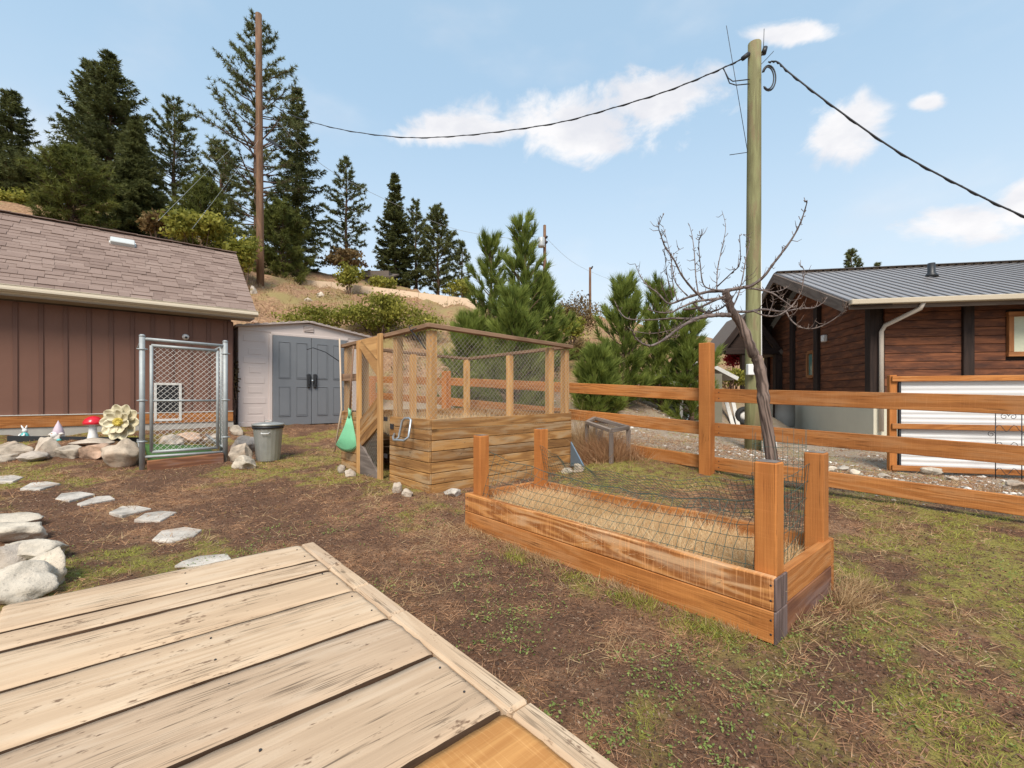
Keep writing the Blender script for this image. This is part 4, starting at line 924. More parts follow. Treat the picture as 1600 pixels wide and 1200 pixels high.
# window with curtain on the long wall
w0, w1, wz0, wz1 = 2.78, 4.2, zf+.93, zf+1.85
win = board('window', HP(w0, .03, (wz0+wz1)/2), HP(w1, .03, (wz0+wz1)/2), wz1-wz0, .03, -dG, 'glass', hou, 0)
for z in (wz0, wz1): board('frame_bar', HP(w0-.06, -.01, z), HP(w1+.06, -.01, z), .11, .10, -dG, 'trim_wood', win, .006)
for l in (w0, w1, (w0+w1)/2): board('frame_bar', HP(l, -.01, wz0+.056), HP(l, -.01, wz1-.056), .10, .09, -dG, 'trim_wood', win, .006)
board('curtain', HP(w0+.05, .005, (wz0+wz1)/2), HP(w0+.34, .005, (wz0+wz1)/2), wz1-wz0-.1, .012, -dG, 'curtain', win, 0)
sw = board('window', HP(.012, 3.25, zf+.62), HP(.012, 3.25, zf+1.28), .38, .03, -dL, 'glass_teal', hou, 0)
for g in (3.03, 3.47): board('frame_bar', HP(-.01, g, zf+.56), HP(-.01, g, zf+1.34), .09, .08, -dL, 'trim_wood', sw, .005)
for z in (.57, 1.33): board('frame_bar', HP(-.01, 3.08, zf+z), HP(-.01, 3.42, zf+z), .09, .08, -dL, 'trim_wood', sw, .005)
board('wall_lamp', HP(-.04, 2.35, ze-.62), HP(-.04, 2.35, ze-.42), .16, .12, -dL, 'white_gloss', hou, .02)
# roof
og, oe = .85, .62; pitch = math.atan((zr_-ze+.05)/(HWd/2+oe))
def roofside(sgn):
    g0 = -oe if sgn < 0 else HWd+oe; gm_ = HWd/2
    e0, e1 = HP(-og, g0, ze-.02), HP(-og, gm_, zr_); upv = (e1-e0).normalized(); nr = dL.cross(upv); nr = nr if nr.z > 0 else -nr
    rf = board('roof', (e0+e1)/2, (e0+e1)/2+dL*(HL+og), (e1-e0).length, .05, nr, 'roof_metal', hou, 0)
    if sgn < 0:
        for k in range(43):
            q = dL*(.03+k*.23); board('roof_rib', e0+q+nr*.033-upv*.03, e1+q+nr*.033, .045, .028, nr, 'rib_metal', rf, .008)
    board('barge_board', e0-dL*.03-nr*.12, e1-dL*.03-nr*.12, .26, .05, -dL, 'fascia_wood', hou, .006)
    for k in range(8): board('soffit_board', e0+upv*(.1+.55*k)+dL*.02-nr*.06, e0+upv*(.1+.55*k)+dL*og-nr*.06, .5, .02, nr, 'log_post', hou, 0)
    return e0, e1, upv, nr, rf
e0, e1, upv, nr, rf = roofside(-1); roofside(1)
board('ridge_cap', e1+nr*.055, e1+nr*.055+dL*(HL+og), .3, .02, UP, 'rib_metal', rf, .005)
board('ridge_beam', HP(-og+.08, HWd/2, zr_-.30), HP(.1, HWd/2, zr_-.30), .26, .2, UP, 'fascia_wood', hou, .01)
gt = board('gutter', e0-dG*.09+UP*-.03, e0-dG*.09+UP*-.03+dL*(HL+og), .15, .12, UP, 'gutter', hou, .015)
board('fascia', e0-UP*.08+dL*.01, e0-UP*.08+dL*(HL+og), .2, .03, -dG, 'fascia_wood', hou, .004)
tube('downspout', [HP(.62, -oe-.08, ze-.1), HP(.60, -oe-.02, ze-.22), HP(.18, -.12, ze-.52), HP(.13, -.07, ze-.66), HP(.13, -.07, .25)], .05, 'downspout', hou, 8)
vp_ = e0+dL*3.35+upv*2.9
vn = lathe('vent_pipe', [(.16, -.02), (.12, .06), (.09, .10), (.085, .36), (.075, .36)], 'black_plastic', hou, Matrix.Translation(vp_+nr*.03), 14)
p = e0+dL*7.2+upv*3.2; sk = board('skylight', p+nr*.07, p+nr*.07+dL*1.0, .7, .12, nr, 'fascia_wood', hou, .01)
board('pane', p+nr*.135+dL*.06, p+nr*.135+dL*.94, .58, .012, nr, 'glass', sk, 0)
# porch of the house behind the pole
pg = P(1155, 625, 16.5); por = thing('porch', (pg.x, pg.y, G(pg.x, pg.y)), 'brown gabled porch behind the near utility pole', 'porch'); zg = por.location.z
pa = P(1152, 500, 16.5); x_ = Vector((1, 0, 0)); y_ = Vector((.12, .99, 0)).normalized()
apex = P(1172, 488, 16.5); el_ = P(1122, 553, 16.5); er_ = P(1222, 553, 16.5)
for a_, b_ in ((el_, apex), (apex, er_)):
    nn = Vector((-(b_-a_).z, 0, (b_-a_).x)); nn = nn if nn.z > 0 else -nn
    board('roof', (a_+b_)/2, (a_+b_)/2+y_*2.4, (b_-a_).length, .12, nn, 'shake', por, 0)
    board('barge_board', a_-y_*.03-nn.normalized()*.02, b_-y_*.03-nn.normalized()*.02, .2, .05, -y_, 'log_post', por, .004)
prism('gable', [el_+y_*.12+UP*.03+x_*.15, er_+y_*.12+UP*.03-x_*.15, apex+y_*.12-UP*.1], -y_, .06, 'log_post', por)
for u in (1163, 1215): q = P(u, 548, 16.6); board('post', (q.x, q.y, zg-.1), q, .24, .24, -y_, 'log_post', por, .01)
board('beam', P(1132, 549, 16.55), P(1216, 549, 16.55), .22, .2, -y_, 'log_post', por, .01)

# white corrugated privacy panel
pv0 = Vector((4.34*7.35/7.35*1.0, 0, 0)); pv0 = P(1390, 735, 7.35); pv0.z = 0; pvd = Vector((.955, -.295, 0)); pvn = Vector((-.295, -.955, 0))
pv = thing('privacy_panel', (pv0.x, pv0.y, G(pv0.x, pv0.y)), 'white corrugated metal screen framed with orange timber', 'screen')
zlo = -.05
def VP_(s, z, o=0): return Vector((pv0.x, pv0.y, zlo+z))+pvd*s+pvn*o
for s in (0.03, 2.45, 4.9): p_ = board('post', VP_(s, -.3), VP_(s, 1.52), .10, .10, pvn, 'post_wood', pv, .006)
for z in (1.455, .70, .035): board('rail', VP_(.0, z, .072), VP_(4.95, z, .072), .085, .04, pvn, 'cedar', pv, .005)
V, Fc = [], []
zs = np.linspace(.0, 1.42, 118)
for i, z in enumerate(zs):
    ph_ = (z*1000) % 76; dd = .006 if ph_ < 30 else (.006-(ph_-30)/8*.006 if ph_ < 38 else (0 if ph_ < 68 else (ph_-68)/8*.006))
    for s in (.10, 4.9): V.append(tuple(VP_(s, z, .02+dd)-Vector(pv.location)))
    if i: Fc.append((2*i-2, 2*i-1, 2*i+1, 2*i))
mesh('corrugated_sheet', V, Fc, 'white_metal', pv, Matrix.Translation(pv.location))
board('side_strip', VP_(.112, .02, .04), VP_(.112, 1.42, .04), .03, .05, pvn, 'iron', pv, 0)
# wrought trellis in front of it
tr0 = VP_(1.15, 0, .35); gz_ = G(tr0.x, tr0.y); tre = thing('garden_trellis', (tr0.x, tr0.y, gz_), 'thin black iron trellis in front of the white screen', 'trellis')
def TP(x, z): return Vector((tr0.x, tr0.y, gz_))+pvd*x+UP*z
for x in (0, .30): tube('stake', [TP(x, -.1), TP(x, 1.0)], .006, 'iron', tre, 6)
def scroll(cx, cz, r, flip):
    pts = []
    for k in range(22): an = k*.42; rr = r*(1-k/26); pts.append(TP(cx+flip*rr*math.cos(an), cz+rr*math.sin(an)))
    tube('scroll', pts, .004, 'iron', tre, 5)
for (cx, cz, r, f) in [(-.05, 1.0, .06, 1), (.35, 1.0, .06, -1), (.08, 1.06, .06, -1), (.22, 1.06, .06, 1), (.1, .92, .05, 1), (.2, .92, .05, -1), (.10, .30, .05, 1), (.2, .3, .05, -1), (-.05, .66, .05, 1), (.35, .66, .05, -1)]: scroll(cx, cz, r, f)
for z0_ in (.12, .5, .75): tube('curl', [TP(0+.3*k/10, z0_+.05*math.sin(k*1.1)) for k in range(11)], .004, 'iron', tre, 5)

# ================================================================== UTILITY POLES AND WIRES
def upole(u, vb, vt, Y, r0, r1, mat, label, lean=0):
    b_ = P(u, vb, Y); b_.z = G(b_.x, b_.y)-.3; tp = P(u+lean, vt, Y); o = thing('utility_pole', (b_.x, b_.y, b_.z+.3), label, 'utility pole', 'utility poles')
    tube('shaft', [b_.lerp(tp, k/6) for k in range(7)]+[tp+UP*.03], [r0+(r1-r0)*k/6 for k in range(7)]+[r1*.6], mat, o, 14, True, True); return o, b_, tp
po, pb, ptp = upole(1176, 702, 68, 9.0, .150, .120, 'pole_green', 'greenish utility pole behind the bare tree', 3)
tube('conduit', [pb+Vector((.135, -.08, .6)), P(1187.5, 330, 8.93)], .018, 'white_gloss', po, 8)
board('junction_box', P(1173, 569, 8.83), P(1173, 586, 8.83), .14, .1, (0, -1, 0), 'white_gloss', po, .01)
tube('insulator', [P(1193, 84, 8.95), P(1196, 74, 8.95)], [.05, .045], 'black_plastic', po, 8); tube('clamp', [P(1188, 88, 8.95), P(1194, 80, 8.95)], .02, 'iron', po, 6)
tube('clamp', [P(1170, 84, 8.95), P(1160, 92, 8.95)], .045, 'iron', po, 6)
for q, rr in ((0, 1), (2, .92), (-3, .86)):
    tube('cable_loop', [P(1201+q*.5+rr*11*math.cos(a_), 122+rr*20*math.sin(a_), 8.85+.02*q) for a_ in np.linspace(-2.6, 2.3, 22)], .013, 'dark_wire', po, 6)
tube('drip_wire', [P(1130, 107, 9.2), P(1138, 122, 9.1), P(1145, 127, 9), P(1171, 124, 8.95)], .011, 'dark_wire', po, 6)
tube('drip_wire', [P(1131, 108, 9.2), P(1140, 130, 9.1), P(1150, 133, 9), P(1171, 131, 8.95)], .011, 'dark_wire', po, 6)
tube('ground_wire', [P(1135, 40, 8.6), P(1168, 237, 8.85)], .006, 'dark_wire', po, 5); tube('peg', [P(1140, 242, 8.8), P(1168, 238, 8.85)], .007, 'dark_wire', po, 5)
tube('tie_wire', [P(1193, 75, 8.95), P(1194, 45, 8.95)], .006, 'dark_wire', po, 5); tube('tie_wire', [P(1190, 100, 8.9), P(1209, 80, 8.9)], .006, 'dark_wire', po, 5)
pl, lb_, lt = upole(407, 442, 22, 20, .155, .13, 'pole_brown', 'tall brown utility pole on the hill above the garage', -3)
board('cross_bar', P(418, 218, 19.9), P(438, 230, 19.3), .18, .1, UP, 'iron', pl, 0)
upf, fb1, ft1 = upole(851, 500, 352, 38, .15, .12, 'pole_brown', 'distant utility pole carrying a grey transformer')
lathe('transformer', [(.28, 0), (.30, .1), (.30, .7), (.24, .78), (.05, .8)], 'transformer', upf, Matrix.Translation(P(846, 386, 37.7)), 14)
for v in (372, 380): tube('insulator', [P(853, v, 37.8), P(855, v-3, 37.8)], .09, 'iron', upf, 6)
tube('fuse', [P(844, 412, 37.8), P(849, 414, 37.8)], .1, 'iron', upf, 6)
upg, fb2, ft2 = upole(922, 505, 418, 50, .16, .12, 'pole_brown', 'farthest utility pole right of the young pine'); tube('insulator', [P(924, 420, 49.8), P(926, 416, 49.8)], .08, 'iron', upg, 6); tube('fuse', [P(918, 460, 49.8), P(921, 461, 49.8)], .1, 'iron', upg, 6)
def wire(pts, r, label, mat='dark_wire', twist=False):
    o = None; P_ = pts
    if twist:
        a = tubegeo(P_, r, 6); b_ = tubegeo([p+Vector((0, .01, r*1.5*math.sin(i*1.3))) for i, p in enumerate(P_)], r*.75, 6); V, Fc = joined([a, b_])
    else: V, Fc = tubegeo(P_, r, 5)
    o = mesh('overhead_wire', [tuple(Vector(v)-P_[0]) for v in V], Fc, mat, None, Matrix.Translation(P_[0]), True); return tag(o, label, 'wire')
def curve3(ctrl, n=60):
    """smooth curve through (u, v, Y) points"""
    c = np.array(ctrl, float); out = []
    for i in np.linspace(0, len(c)-1, n):
        k = min(int(i), len(c)-2); f = i-k; p0 = c[max(k-1, 0)]; p1 = c[k]; p2 = c[k+1]; p3 = c[min(k+2, len(c)-1)]
        q = .5*((2*p1)+(-p0+p2)*f+(2*p0-5*p1+4*p2-p3)*f*f+(-p0+3*p1-3*p2+p3)*f**3); out.append(P(*q))
    return out
wire(curve3([(1160, 92, 8.97), (1110, 115, 9.3), (1040, 143, 9.8), (960, 168, 10.5), (880, 190, 11.3), (800, 203, 12.3), (720, 212, 13.4), (640, 215, 14.7), (560, 207, 16.2), (495, 193, 17.8), (445, 175, 19), (408, 150, 19.9)], 110), .013, 'thick twisted service wire sagging between the two tall poles', twist=True)
wire(curve3([(1201, 97, 8.9), (1215, 97, 8.8), (1235, 115, 8.6), (1300, 165, 8.3), (1400, 235, 8), (1500, 290, 7.7), (1600, 338, 7.4), (1760, 400, 7)], 90), .014, 'thick black wire running from the near pole down to the right', twist=True)
wire(curve3([(407, 190, 20), (327, 265, 16.75), (247, 345, 13.5)], 30), .004, 'steel guy wire from the hill pole down behind the garage, left one', 'transformer')
wire(curve3([(407, 215, 20), (354, 287, 17.5), (300, 358, 15)], 30), .004, 'steel guy wire from the hill pole down behind the garage, right one', 'transformer')
wire(curve3([(407, 160, 20), (500, 255, 26), (620, 320, 32), (720, 360, 36), (850, 378, 38)], 50), .012, 'thin wire from the hill pole to the transformer pole', 'transformer')
wire(curve3([(852, 370, 38), (885, 402, 44), (922, 424, 50), (1000, 455, 58)], 40), .012, 'thin far wire between the two distant poles', 'transformer')

# ================================================================== BARE TREE
def U8(x, y): return 960+x/4.285, 320+y/4.285
BR = [([(1000, 1340), (990, 1200), (962, 1050), (925, 985), (880, 870), (830, 770), (785, 712), (765, 640), (742, 580)], .066, .038, 0),
      ([(775, 738), (700, 737), (655, 742), (560, 758), (440, 820), (350, 890), (260, 940), (200, 935), (140, 890), (120, 840)], .030, .006, -.6), ([(645, 722), (520, 760), (380, 760), (260, 770), (100, 765), (40, 720), (0, 640)], .016, .004, .5),
      ([(755, 622), (640, 635), (540, 650), (440, 690), (380, 720), (300, 720), (220, 700)], .018, .005, -.3), ([(742, 577), (640, 580), (520, 610), (440, 640), (360, 660), (290, 590), (220, 540), (170, 470), (140, 395)], .022, .004, .6),
      ([(600, 640), (520, 560), (450, 470), (400, 370), (340, 280), (310, 200), (297, 145), (325, 70)], .015, .003, -.4), ([(562, 600), (545, 480), (535, 320), (520, 205), (500, 130)], .009, .003, .3), ([(690, 572), (600, 540), (575, 400), (565, 250), (585, 200)], .010, .003, -.2),
      ([(685, 570), (690, 440), (715, 310), (745, 155), (720, 40)], .009, .0025, .4), ([(690, 545), (780, 460), (840, 390), (838, 200)], .009, .003, -.5), ([(790, 690), (830, 600), (860, 480), (880, 360), (905, 240), (860, 200)], .010, .003, .2),
      ([(742, 577), (850, 555), (920, 540), (1000, 480), (1060, 400), (1130, 310), (1200, 210), (1250, 110), (1285, 0), (1290, -30)], .024, .004, -.5), ([(790, 715), (900, 715), (1000, 700), (1120, 715), (1240, 695), (1330, 690), (1390, 660), (1425, 620)], .018, .004, .5),
      ([(930, 560), (1050, 590), (1130, 640), (1200, 690), (1250, 700)], .012, .004, -.2), ([(930, 710), (1000, 740), (1080, 745), (1150, 710), (1210, 650), (1255, 570), (1270, 440), (1235, 400)], .012, .003, .1),
      ([(1150, 715), (1190, 780), (1260, 825), (1350, 825), (1457, 775), (1530, 715), (1560, 680)], .010, .004, -.4), ([(1030, 740), (1060, 660), (1060, 610)], .007, .003, 0), ([(1050, 585), (1110, 575), (1170, 545)], .008, .003, .2),
      ([(490, 610), (410, 520), (385, 400), (365, 290), (325, 140)], .008, .002, .2), ([(390, 640), (350, 450), (335, 290)], .008, .002, -.2), ([(560, 700), (620, 720), (700, 700), (760, 660)], .012, .01, .1), ([(520, 650), (600, 720), (650, 722)], .012, .012, .1),
      ([(460, 700), (560, 690), (650, 650), (740, 610)], .014, .012, -.1), ([(560, 755), (480, 770), (400, 830), (270, 860), (150, 850), (90, 820)], .009, .003, .4), ([(430, 830), (410, 905)], .006, .002, 0), ([(700, 610), (760, 660), (830, 560), (900, 480)], .008, .003, -.3),
      ([(420, 640), (395, 540), (380, 420), (400, 330), (465, 285)], .007, .002, .3), ([(880, 560), (960, 565), (1010, 570)], .01, .006, .1), ([(360, 650), (320, 540), (310, 450)], .006, .002, -.4)]
gt_ = GH(1213, 800); TY = 4.3; tg = Vector(((1214-800)/F*TY, TY, 0)); tg.z = G(tg.x, tg.y)
ft = thing('fruit_tree', tg, 'bare crooked fruit tree growing beside the fence', 'tree')
def bpts(pts, off):
    out = []
    for i, (x, y) in enumerate(pts): u, v = U8(x, y); out.append((u, v, TY+off*i/(len(pts)-1)))
    return out
allb = []
for bi, (pts, r0, r1, off) in enumerate(BR):
    c = curve3(bpts(pts, off), max(10, len(pts)*4))
    if bi == 0: c = [Vector((tg.x, tg.y, tg.z-.1)), Vector((tg.x, tg.y, tg.z+.1))]+[p for p in c if p.z > tg.z+.2]
    rr = [(r0+(r1-r0)*(i/(len(c)-1))**.8)*(1+.10*math.sin(i*2.3)+.09*random.uniform(-1, 1)) for i in range(len(c))]
    rr = [q*(.86 if bi == 0 else .8) for q in rr]
    tube('trunk' if bi == 0 else 'branch', c, rr, 'bark' if bi == 0 else 'twig_bark', ft, 12 if bi == 0 else 6, True, bi == 0)
    allb.append((c, rr))
sp_ = []
for c, rr in allb[1:]:
    for i in range(2, len(c)-1):
        for _ in range(2):
            if random.random() < .55:
                d = Vector((random.uniform(-1, 1), random.uniform(-1, 1), random.uniform(-.3, 1))).normalized(); L = random.choice((.02, .03, .04, .09)); p = c[i].lerp(c[i+1], random.random())
                sp_.append(tubegeo([p, p+d*L*.6, p+d*L+Vector((0, 0, L*.3))], [.003, .0028, .0036 if L < .05 else .0012], 4, False))
V, Fc = joined(sp_); tag(mesh('spur', [tuple(Vector(v)-tg) for v in V], Fc, 'bark', ft, Matrix.Translation(tg), True), kind='stuff')
cg = thing('tree_cage', tg+Vector((0, 0, .001)), 'thin dark wire cage around the foot of the bare tree', 'wire cage')
for k in range(14): an = k*2*math.pi/14; q = tg+Vector((.02+.22*math.cos(an), .22*math.sin(an), 0)); tube('upright_wire', [q-UP*.05, q+UP*random.uniform(.62, .72)], .0018, 'green_wire', cg, 4)
for z in (.1, .25, .4, .55): tube('hoop', [tg+Vector((.02+.22*math.cos(k*.3), .22*math.sin(k*.3), z)) for k in range(22)], .0018, 'green_wire', cg, 4)

# ================================================================== OLD TABLE FRAME, BLUE BOARD, YARD CLUTTER
tq = P(955, 718, 5.75); tq.z = G(tq.x, tq.y); tb = thing('table_frame', tq, 'grey weathered wooden frame table in front of the fence', 'table')
ta = [P(917, 660, 6.35), P(930, 653, 6.55), P(982, 668, 5.95), P(955, 673, 5.75)]
for i in range(4): board('frame_bar', ta[i], ta[(i+1) % 4], .05, .045, UP, 'grey_wood', tb, .004)
for i in range(4): p = ta[i]; board('leg', (p.x, p.y, G(p.x, p.y)-.05), (p.x, p.y, p.z-.026), .045, .045, D2, 'grey_wood', tb, .004)
board('leg_block', Vector(P(937, 706, 6.35)), Vector(P(937, 672, 6.35)), .07, .07, D2, 'grey_wood', tb, .004)
V = [tuple(p+UP*.0) for p in ta]; o = meshpanel('wire_shelf', ta[3], (ta[2]-ta[3]).normalized(), (ta[0]-ta[3]).normalized(), .24, .55, .05, .0015, 'dark_wire', tb)
b0 = P(893, 700, 6.1); o = prism('blue_board', [P(893, 690, 6.05), P(893, 728, 6.0), P(913, 728, 5.6), P(908, 718, 5.7)], (1, -.5, .3), .015, 'blue_board'); tag(o, 'faded blue board leaning at the right end of the enclosure', 'board')
bh = [tuple(P(u, v, Y)) for u, v, Y in []]
def gy_(u, v): return GH(u, v).y
YT, YT2, YT3 = gy_(1088, 663), gy_(1064, 657), gy_(1150, 666)
# small hut, trestles and boards beyond the fence
HY = max(gy_(1085, 655), 11.2); hb = P(1085, 655, HY); hz_ = G(hb.x, hb.y); hut = thing('small_hut', (hb.x, hb.y, hz_), 'low olive hut with white roof edges behind the fence post', 'hut')
board('wall', P(1040, 622, HY+.3), P(1118, 622, HY+.3), 76/F*HY, .8, (0, -1, 0), 'hut_wall', hut, 0)
ha, he, hr = P(1094, 562, HY), P(1030, 590, HY), P(1152, 592, HY)
for a_, b_ in ((he, ha), (ha, hr)):
    nn = Vector((-(b_-a_).z, 0, (b_-a_).x)); nn = nn if nn.z > 0 else -nn
    board('roof', (a_+b_)/2, (a_+b_)/2+Vector((.15, 1.6, 0)), (b_-a_).length, .05, nn, 'hut_roof', hut, 0)
    board('roof_edge', a_-Vector((0, .03, 0)), b_-Vector((0, .03, 0)), .10, .05, (0, -1, 0), 'old_white', hut, .004)
def trestle(pts, label):
    o = thing('trestle', tuple(P(*pts[0][0])), label, 'trestle')
    for a_, b_ in pts: board('leg', P(*a_), P(*b_), .07, .05, (0, -1, .1), 'old_white', o, .004)
    return o
trestle([((1070, 663, YT), (1087, 625, YT+.1)), ((1108, 664, YT), (1087, 625, YT+.02)), ((1087, 627, YT+.1), (1090, 622, YT+1))], 'white wooden trestle left of the tall fence post')
trestle([((1064, 659, YT2), (1065, 600, YT2)), ((1047, 598, YT2), (1074, 600, YT2-.05))], 'upright white timber with crossbar behind the fence')
for k, (a_, b_, lb) in enumerate([((1146, 667, YT3), (1134, 625, YT3+.3), 'white board leaning behind the fence, left of two'), ((1154, 667, YT3), (1144, 622, YT3+.3), 'white board leaning behind the fence, right of two')]):
    tag(board('leaning_board', P(*a_), P(*b_), .11, .03, (0, -1, .3), 'old_white', None, .004), lb, 'board', 'leaning white boards')
q = GH(1163, 664); q.z += .26; o = thing('old_tyre', (q.x, q.y, q.z-.28), 'black tyre standing beside the utility pole', 'tyre')
tv, tf = [], []
for i in range(24):
    for j in range(10):
        A_, B_ = i*2*math.pi/24, j*2*math.pi/10; rr = .20+.07*math.cos(B_); tv.append((rr*math.cos(A_), .09*math.sin(B_), rr*math.sin(A_)))
        tf.append((i*10+j, i*10+(j+1) % 10, ((i+1) % 24)*10+(j+1) % 10, ((i+1) % 24)*10+j))
mesh('tread', tv, tf, 'tyre', o, Matrix.Translation(q), True); lathe('rim', [(.05, -.03), (.12, -.02), (.13, .02), (.05, .03)], 'old_white', o, frame(q, (1, 0, 0), (0, -1, 0)), 16)
q = GH(1231, 671); o = lathe('grey_barrel', [(.26, 0), (.28, .04), (.29, .4), (.28, .74), (.30, .76), (.30, .82)], 'grey_plastic', None, Matrix.Translation((9.0, 15.0, G(9.0, 15.0)-.01)), 24); tag(o, 'grey barrel by the house foundation behind the tree', 'barrel')
q = P(1203, 702, 8.6); board_o = board('meter_pedestal', (q.x, q.y, G(q.x, q.y)-.02), (q.x, q.y, G(q.x, q.y)+.42), .2, .16, (0, -1, 0), 'white_gloss', None, .02); tag(board_o, 'small white pedestal box at the foot of the near pole', 'box')
# little parked trailer glimpsed through the mesh
# concrete barrier along the hill road
bar = thing('concrete_barrier', P(560, 455, 25), 'long low tan concrete barrier along the hill road', 'barrier')
bp = [(425, 436, 450), (470, 437, 451), (518, 440.5, 455), (563, 446, 461), (608, 451, 466), (654, 457, 472), (700, 462.5, 477), (745, 468, 483)]
for i in range(len(bp)-1):
    a_, b_ = bp[i], bp[i+1]; p0, p1, q0, q1 = P(a_[0], a_[1], 25), P(b_[0]-.4, b_[1], 25), P(a_[0], a_[2]+6, 24.9), P(b_[0]-.4, b_[2]+6, 24.9)
    prism('barrier_block', [q0, q1, p1, p0], (0, -1, 0), .3, 'barrier', bar)
# house on the hill
hh = P(590, 450, 33); hh.z = G(hh.x, hh.y); ho = thing('hill_house', hh, 'small dark house half hidden by bushes on the hill', 'house')
board('wall', P(570, 441, 34), P(612, 441, 34), 1.3, 1.6, (0, -1, 0), 'shake', ho, 0)
board('roof', P(564, 429, 34), P(618, 431, 34), 2.2, .10, (0, -.35, 1), 'shake', ho, 0)
for u in (590, 604): w_ = board('window', P(u-4, 441, 33.15), P(u+4, 441, 33.15), .5, .06, (0, -1, 0), 'glass', ho, 0); board('frame_bar', P(u, 446, 33.1), P(u, 436, 33.1), .05, .04, (0, -1, 0), 'white_gloss', w_, 0)

# ================================================================== TREES
def rv(n): return rng.normal(size=(n, 3))
def conifer(name, u, v_top, Y, R, kind, mat, label, low=.06, dens=1.0, vb=None, group='conifers on the hill', lean=0, ns=1.0, hw=None):
    X = (u-800)/F*Y; z0 = G(X, Y); zt_ = H-(v_top-VH)/F*Y; h = zt_-z0; R = R/F*Y
    o = thing(name, (X, Y, z0), label, 'tree', group); rs = random.Random(int(u*7+v_top)); parts = []
    tr = [Vector((X+lean*k/10+.04*math.sin(k), Y+.03*math.cos(k*2), z0-.3+(h+.25)*k/10)) for k in range(11)]; r0 = .016*h+.03
    V, Fc = tubegeo(tr, [r0*(1-.93*k/10) for k in range(11)], 8); parts.append((V, Fc))
    base, dirs, Ls, shd = [], [], [], []
    def foli(p, d, k, spread, L, s):
        nb = max(1, int(k)); dd = rv(nb)*spread+np.array(d); base.append(np.tile(np.array(p), (nb, 1))+rv(nb)*.02*L); dirs.append(dd); Ls.append(L*rng.uniform(.7, 1.2, nb)); shd.append(np.full(nb, s)+rng.normal(0, .12, nb))
    z = low*h; az = rs.random()*6
    while z < h*.985:
        f = z/h; fr = (f-low)/(1-low)
        if kind == 'fir': prof = (1-fr)**.85*(.78+.22*math.sin(min(1, fr*8)*1.57)); nb = int(6*dens)+1; step = .036*h
        elif kind == 'pine': prof = (math.sin(math.pi*min(1, (fr*.86+.14)))**.7)*(.62+.38*(1-fr)); nb = int(4*dens)+1; step = .046*h
        else: prof = max(.26, (1-fr)**.45*(.8+.2*math.sin(min(1, fr*5)*1.57))); nb = int(6*dens)+1; step = .075*h
        for k in range(nb):
            az += 2.4+rs.uniform(-.5, .5); L = R*prof*(rs.uniform(.45, 1.22) if kind != 'young' else rs.uniform(.45, 1.35))+.03*R
            if kind == 'fir': el = -.30+.75*fr+rs.uniform(-.15, .15)
            elif kind == 'pine': el = .05+.6*fr+rs.uniform(-.25, .2)
            else: el = .30+.7*fr+rs.uniform(-.15, .2)
            zz = z+rs.uniform(-.5, .5)*step; ax = tr[0].lerp(tr[-1], min(1, (zz+.3)/(h+.25)))
            d = Vector((math.cos(az)*math.cos(el), math.sin(az)*math.cos(el), math.sin(el))); hd_ = Vector((-math.sin(az), math.cos(az), 0))
            npt = 6; pts = []
            for q in range(npt):
                s_ = q/(npt-1); bend = (.22*s_*s_ if kind != 'fir' else .16*s_*s_-.10*math.sin(s_*3.1)); pts.append(ax+d*L*s_+UP*L*bend+hd_*L*.06*math.sin(s_*3+k))
            if L > .25: parts.append(tubegeo([pts[0], pts[2], pts[4]], [max(.008, .022*L), .014*L+.003, .006], 4, False))
            tone = rs.uniform(.15, .75)
            def pa_(s_): i_ = min(int(s_*(npt-1)), npt-2); return pts[i_].lerp(pts[i_+1], s_*(npt-1)-i_)
            if kind == 'fir':
                nt_ = max(4, int(10*min(1.6, L/1.2)*ns))
                for q in range(nt_):
                    s_ = .12+.88*(q+rs.random())/nt_; p = pa_(s_); tl = (.34*L*(1.05-s_)+.10)*rs.uniform(.7, 1.2)
                    for sd_ in (-1, 1):
                        td = (d*.75+hd_*sd_*.8+UP*rs.uniform(-.3, .1)).normalized()
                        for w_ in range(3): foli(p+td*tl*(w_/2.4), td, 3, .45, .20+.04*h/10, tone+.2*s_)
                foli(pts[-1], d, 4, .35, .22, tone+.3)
            elif kind == 'pine':
                nt_ = max(2, int(5*ns*min(1.5, L/1.0)))
                for q in range(nt_):
                    s_ = .42+.58*(q+rs.random())/nt_; p = pa_(s_); td = (d+hd_*rs.uniform(-1, 1)+UP*rs.uniform(-.2, .7)).normalized(); tl = .26*L*rs.uniform(.3, 1)
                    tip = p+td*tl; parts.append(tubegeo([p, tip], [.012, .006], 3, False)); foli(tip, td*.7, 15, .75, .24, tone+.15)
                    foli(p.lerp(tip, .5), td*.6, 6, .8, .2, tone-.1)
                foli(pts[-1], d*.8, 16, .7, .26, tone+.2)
            else:
                nt_ = max(3, int(5*ns*min(1.6, L/.8)))
                for q in range(nt_):
                    s_ = .18+.82*(q+rs.random())/nt_; p = pa_(s_); td = (d*.8+hd_*rs.uniform(-1, 1)+UP*rs.uniform(.0, .9)).normalized(); tl = .30*L*rs.uniform(.3, 1)
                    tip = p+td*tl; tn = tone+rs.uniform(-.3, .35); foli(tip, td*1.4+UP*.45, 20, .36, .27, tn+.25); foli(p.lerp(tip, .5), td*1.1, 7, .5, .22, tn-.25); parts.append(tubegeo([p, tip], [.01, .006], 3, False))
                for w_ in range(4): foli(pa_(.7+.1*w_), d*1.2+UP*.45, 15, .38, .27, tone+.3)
        z += step*rs.uniform(.8, 1.2)
    V, Fc = joined(parts); L_ = Vector(o.location)
    mesh('trunk', [tuple(Vector(v)-L_) for v in V], Fc, 'pine_bark', o, Matrix.Translation(L_), True)
    B_, D_, L2, S2 = np.concatenate(base), np.concatenate(dirs), np.concatenate(Ls), np.concatenate(shd)
